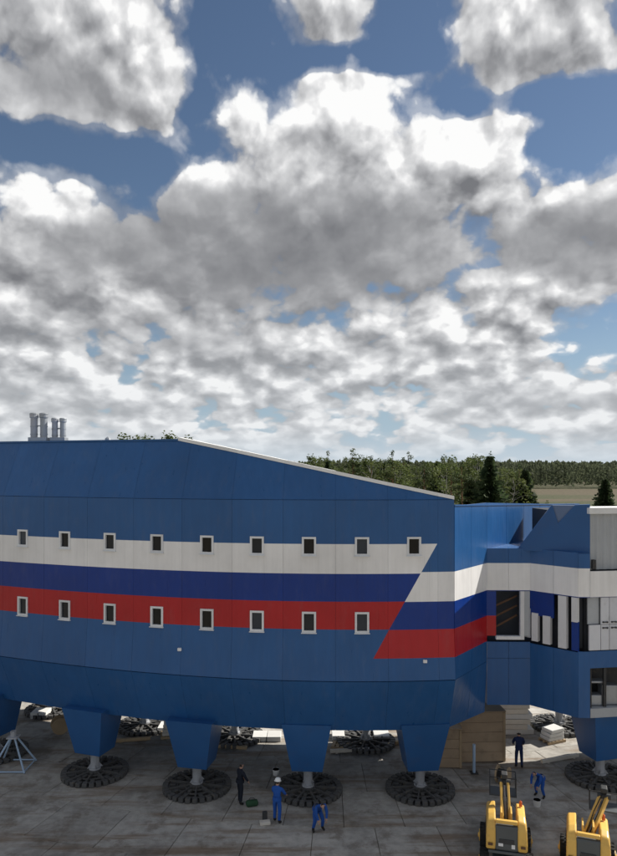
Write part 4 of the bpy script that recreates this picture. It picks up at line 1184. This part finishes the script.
def tree_spruce(seed, H):
    rr = random.Random(seed); tr = MB(); cr = MB()
    tr.tube([(0, 0, 0), (0, 0, H * .6), (0, 0, H * 1.0)], [.22, .11, .015], 8)
    z = H * .10
    while z < H * .99:
        f = z / H; R_ = (1 - f) * H * .25 + .12; nb = max(7, int(16 * (1 - f) + 6))
        off = rr.uniform(0, 6)
        for k in range(nb):
            t = off + 2 * math.pi * k / nb + rr.uniform(-.2, .2); L_ = R_ * rr.uniform(.45, 1.3)
            d = Vector((math.cos(t), math.sin(t), 0)); sd_ = Vector((-d.y, d.x, 0))
            for q in range(5):
                a = L_ * (q + .3) / 5; p = Vector((0, 0, z)) + d * a - Vector((0, 0, a * .32 - (.05 * q * q * .1)))
                w = .42 * (1 - q * .12) * (.45 + .55 * (1 - f))
                for s in (-1, 1):
                    e = p + sd_ * s * w + d * .18 - Vector((0, 0, rr.uniform(.10, .45)))
                    cr.quad([p, p + d * (L_ * .26), e + d * .06, e - d * .12])
        z += H * .022 * (1.25 - f * .5)
    leaf_cloud(cr, Vector((0, 0, H)), .12, 10, .12, rr, 3)
    return tr.mesh('trunk', 'bark_grey'), cr.mesh('crown', 'leaf_spruce', fix=False)
KINDS = {}
for kname, fn, H in (('birch', tree_birch, 15.0), ('pine', tree_pine, 15.0), ('spruce', tree_spruce, 15.0)):
    KINDS[kname] = [fn(40 + 7 * q + len(kname), H) for q in range(3)]
rt = random.Random(21)
def plant(kind, x, y, h, label, group, wide=1.0):
    k = KINDS[kind][rt.randrange(3)]
    o = empty(kind + '_tree', (x, y, -.09), rt.uniform(0, 6.28)); s = h / 15.0; wdt = s * wide * rt.uniform(.85, 1.15); o.scale = (wdt, wdt, s)
    tag(o, label, 'tree', group)
    link('trunk', k[0], o); link('crown', k[1], o)
    return o
def by_px(px, d): return ((px - CX) / FPX * d)
LB = {'birch': 'light green birch in the grove behind the sloping roof edge', 'pine': 'olive green pine in the grove behind the sloping roof edge', 'spruce': 'dark spruce in the grove behind the sloping roof edge'}
GR = 'trees of the grove behind the building'
# named spruces that stand out
plant('spruce', by_px(490, 95), 95, 16.2, 'tallest dark pointed spruce above the connecting block', None, 1.55)
plant('spruce', by_px(525, 110), 110, 14.2, 'shorter dark spruce at the edge of the brown field', None, 1.55)
plant('spruce', by_px(470, 105), 105, 13.0, 'dark spruce close beside the tallest spruce', None, 1.55)
plant('spruce', by_px(605, 120), 120, 12.4, 'lone dark spruce above the grey corrugated wall', None, 1.55)
plant('spruce', by_px(437, 120), 120, 15.3, 'slim spruce rising between birches near the end of the sloping roof', None)
for i in range(110):
    d = rt.uniform(95, 260); px = rt.uniform(312, 538)
    if 500 < px: d = rt.uniform(105, 140)
    kind = rt.choices(['birch', 'pine', 'spruce'], [.55, .33, .12])[0]
    top = rt.uniform(457, 468) if px < 480 else rt.uniform(466, 478)
    h = CAMZ - (top - HY) / FPX * d
    plant(kind, by_px(px, d), d, h, LB[kind], GR + ', ' + kind)
for px, d, top in ((352, 100, 452), (393, 130, 453), (328, 150, 453), (408, 150, 454)):
    h = CAMZ - (top - HY) / FPX * d
    plant('pine', by_px(px, d), d, h, 'tall pine whose top rises clear above the rest of the grove', 'tall pines of the grove')
for px, top in ((134, 437), (145, 436), (157, 437), (170, 438), (181, 440), (191, 441)):
    d = rt.uniform(88, 112); h = CAMZ - (top - HY) / FPX * d
    plant('birch', by_px(px, d), d, h, 'birch whose top shows just above the flat blue roof', 'birches behind the flat roof')
# bushes at the edge of the field
for i in range(16):
    px = rt.uniform(528, 575); d = rt.uniform(150, 215)
    plant('birch', by_px(px, d), d, rt.uniform(2.0, 4.5), 'low pale green birch scrub at the field edge', 'birch scrub at the field edge')

# far wood: one mass of small trees
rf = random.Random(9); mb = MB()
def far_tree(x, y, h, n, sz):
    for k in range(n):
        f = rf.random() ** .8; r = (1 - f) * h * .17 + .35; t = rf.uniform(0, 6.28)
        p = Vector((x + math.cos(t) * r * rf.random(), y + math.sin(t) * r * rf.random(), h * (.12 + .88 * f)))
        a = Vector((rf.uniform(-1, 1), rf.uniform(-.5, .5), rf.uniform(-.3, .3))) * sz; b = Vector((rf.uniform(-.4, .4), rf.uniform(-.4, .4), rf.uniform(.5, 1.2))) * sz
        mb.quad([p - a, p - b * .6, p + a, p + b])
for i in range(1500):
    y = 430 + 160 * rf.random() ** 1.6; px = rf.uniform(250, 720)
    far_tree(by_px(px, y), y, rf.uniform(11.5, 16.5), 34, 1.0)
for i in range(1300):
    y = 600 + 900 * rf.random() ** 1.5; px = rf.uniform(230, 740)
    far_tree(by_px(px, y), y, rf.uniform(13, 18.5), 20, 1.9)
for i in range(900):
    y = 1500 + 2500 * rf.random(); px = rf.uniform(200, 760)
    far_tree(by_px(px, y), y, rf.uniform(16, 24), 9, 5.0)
wood = link('far_wood', mb.mesh('far_wood', 'leaf_far_hazed', fix=False)); tag(wood, 'dark green forest along the horizon beyond the brown field', 'forest', kind='stuff')
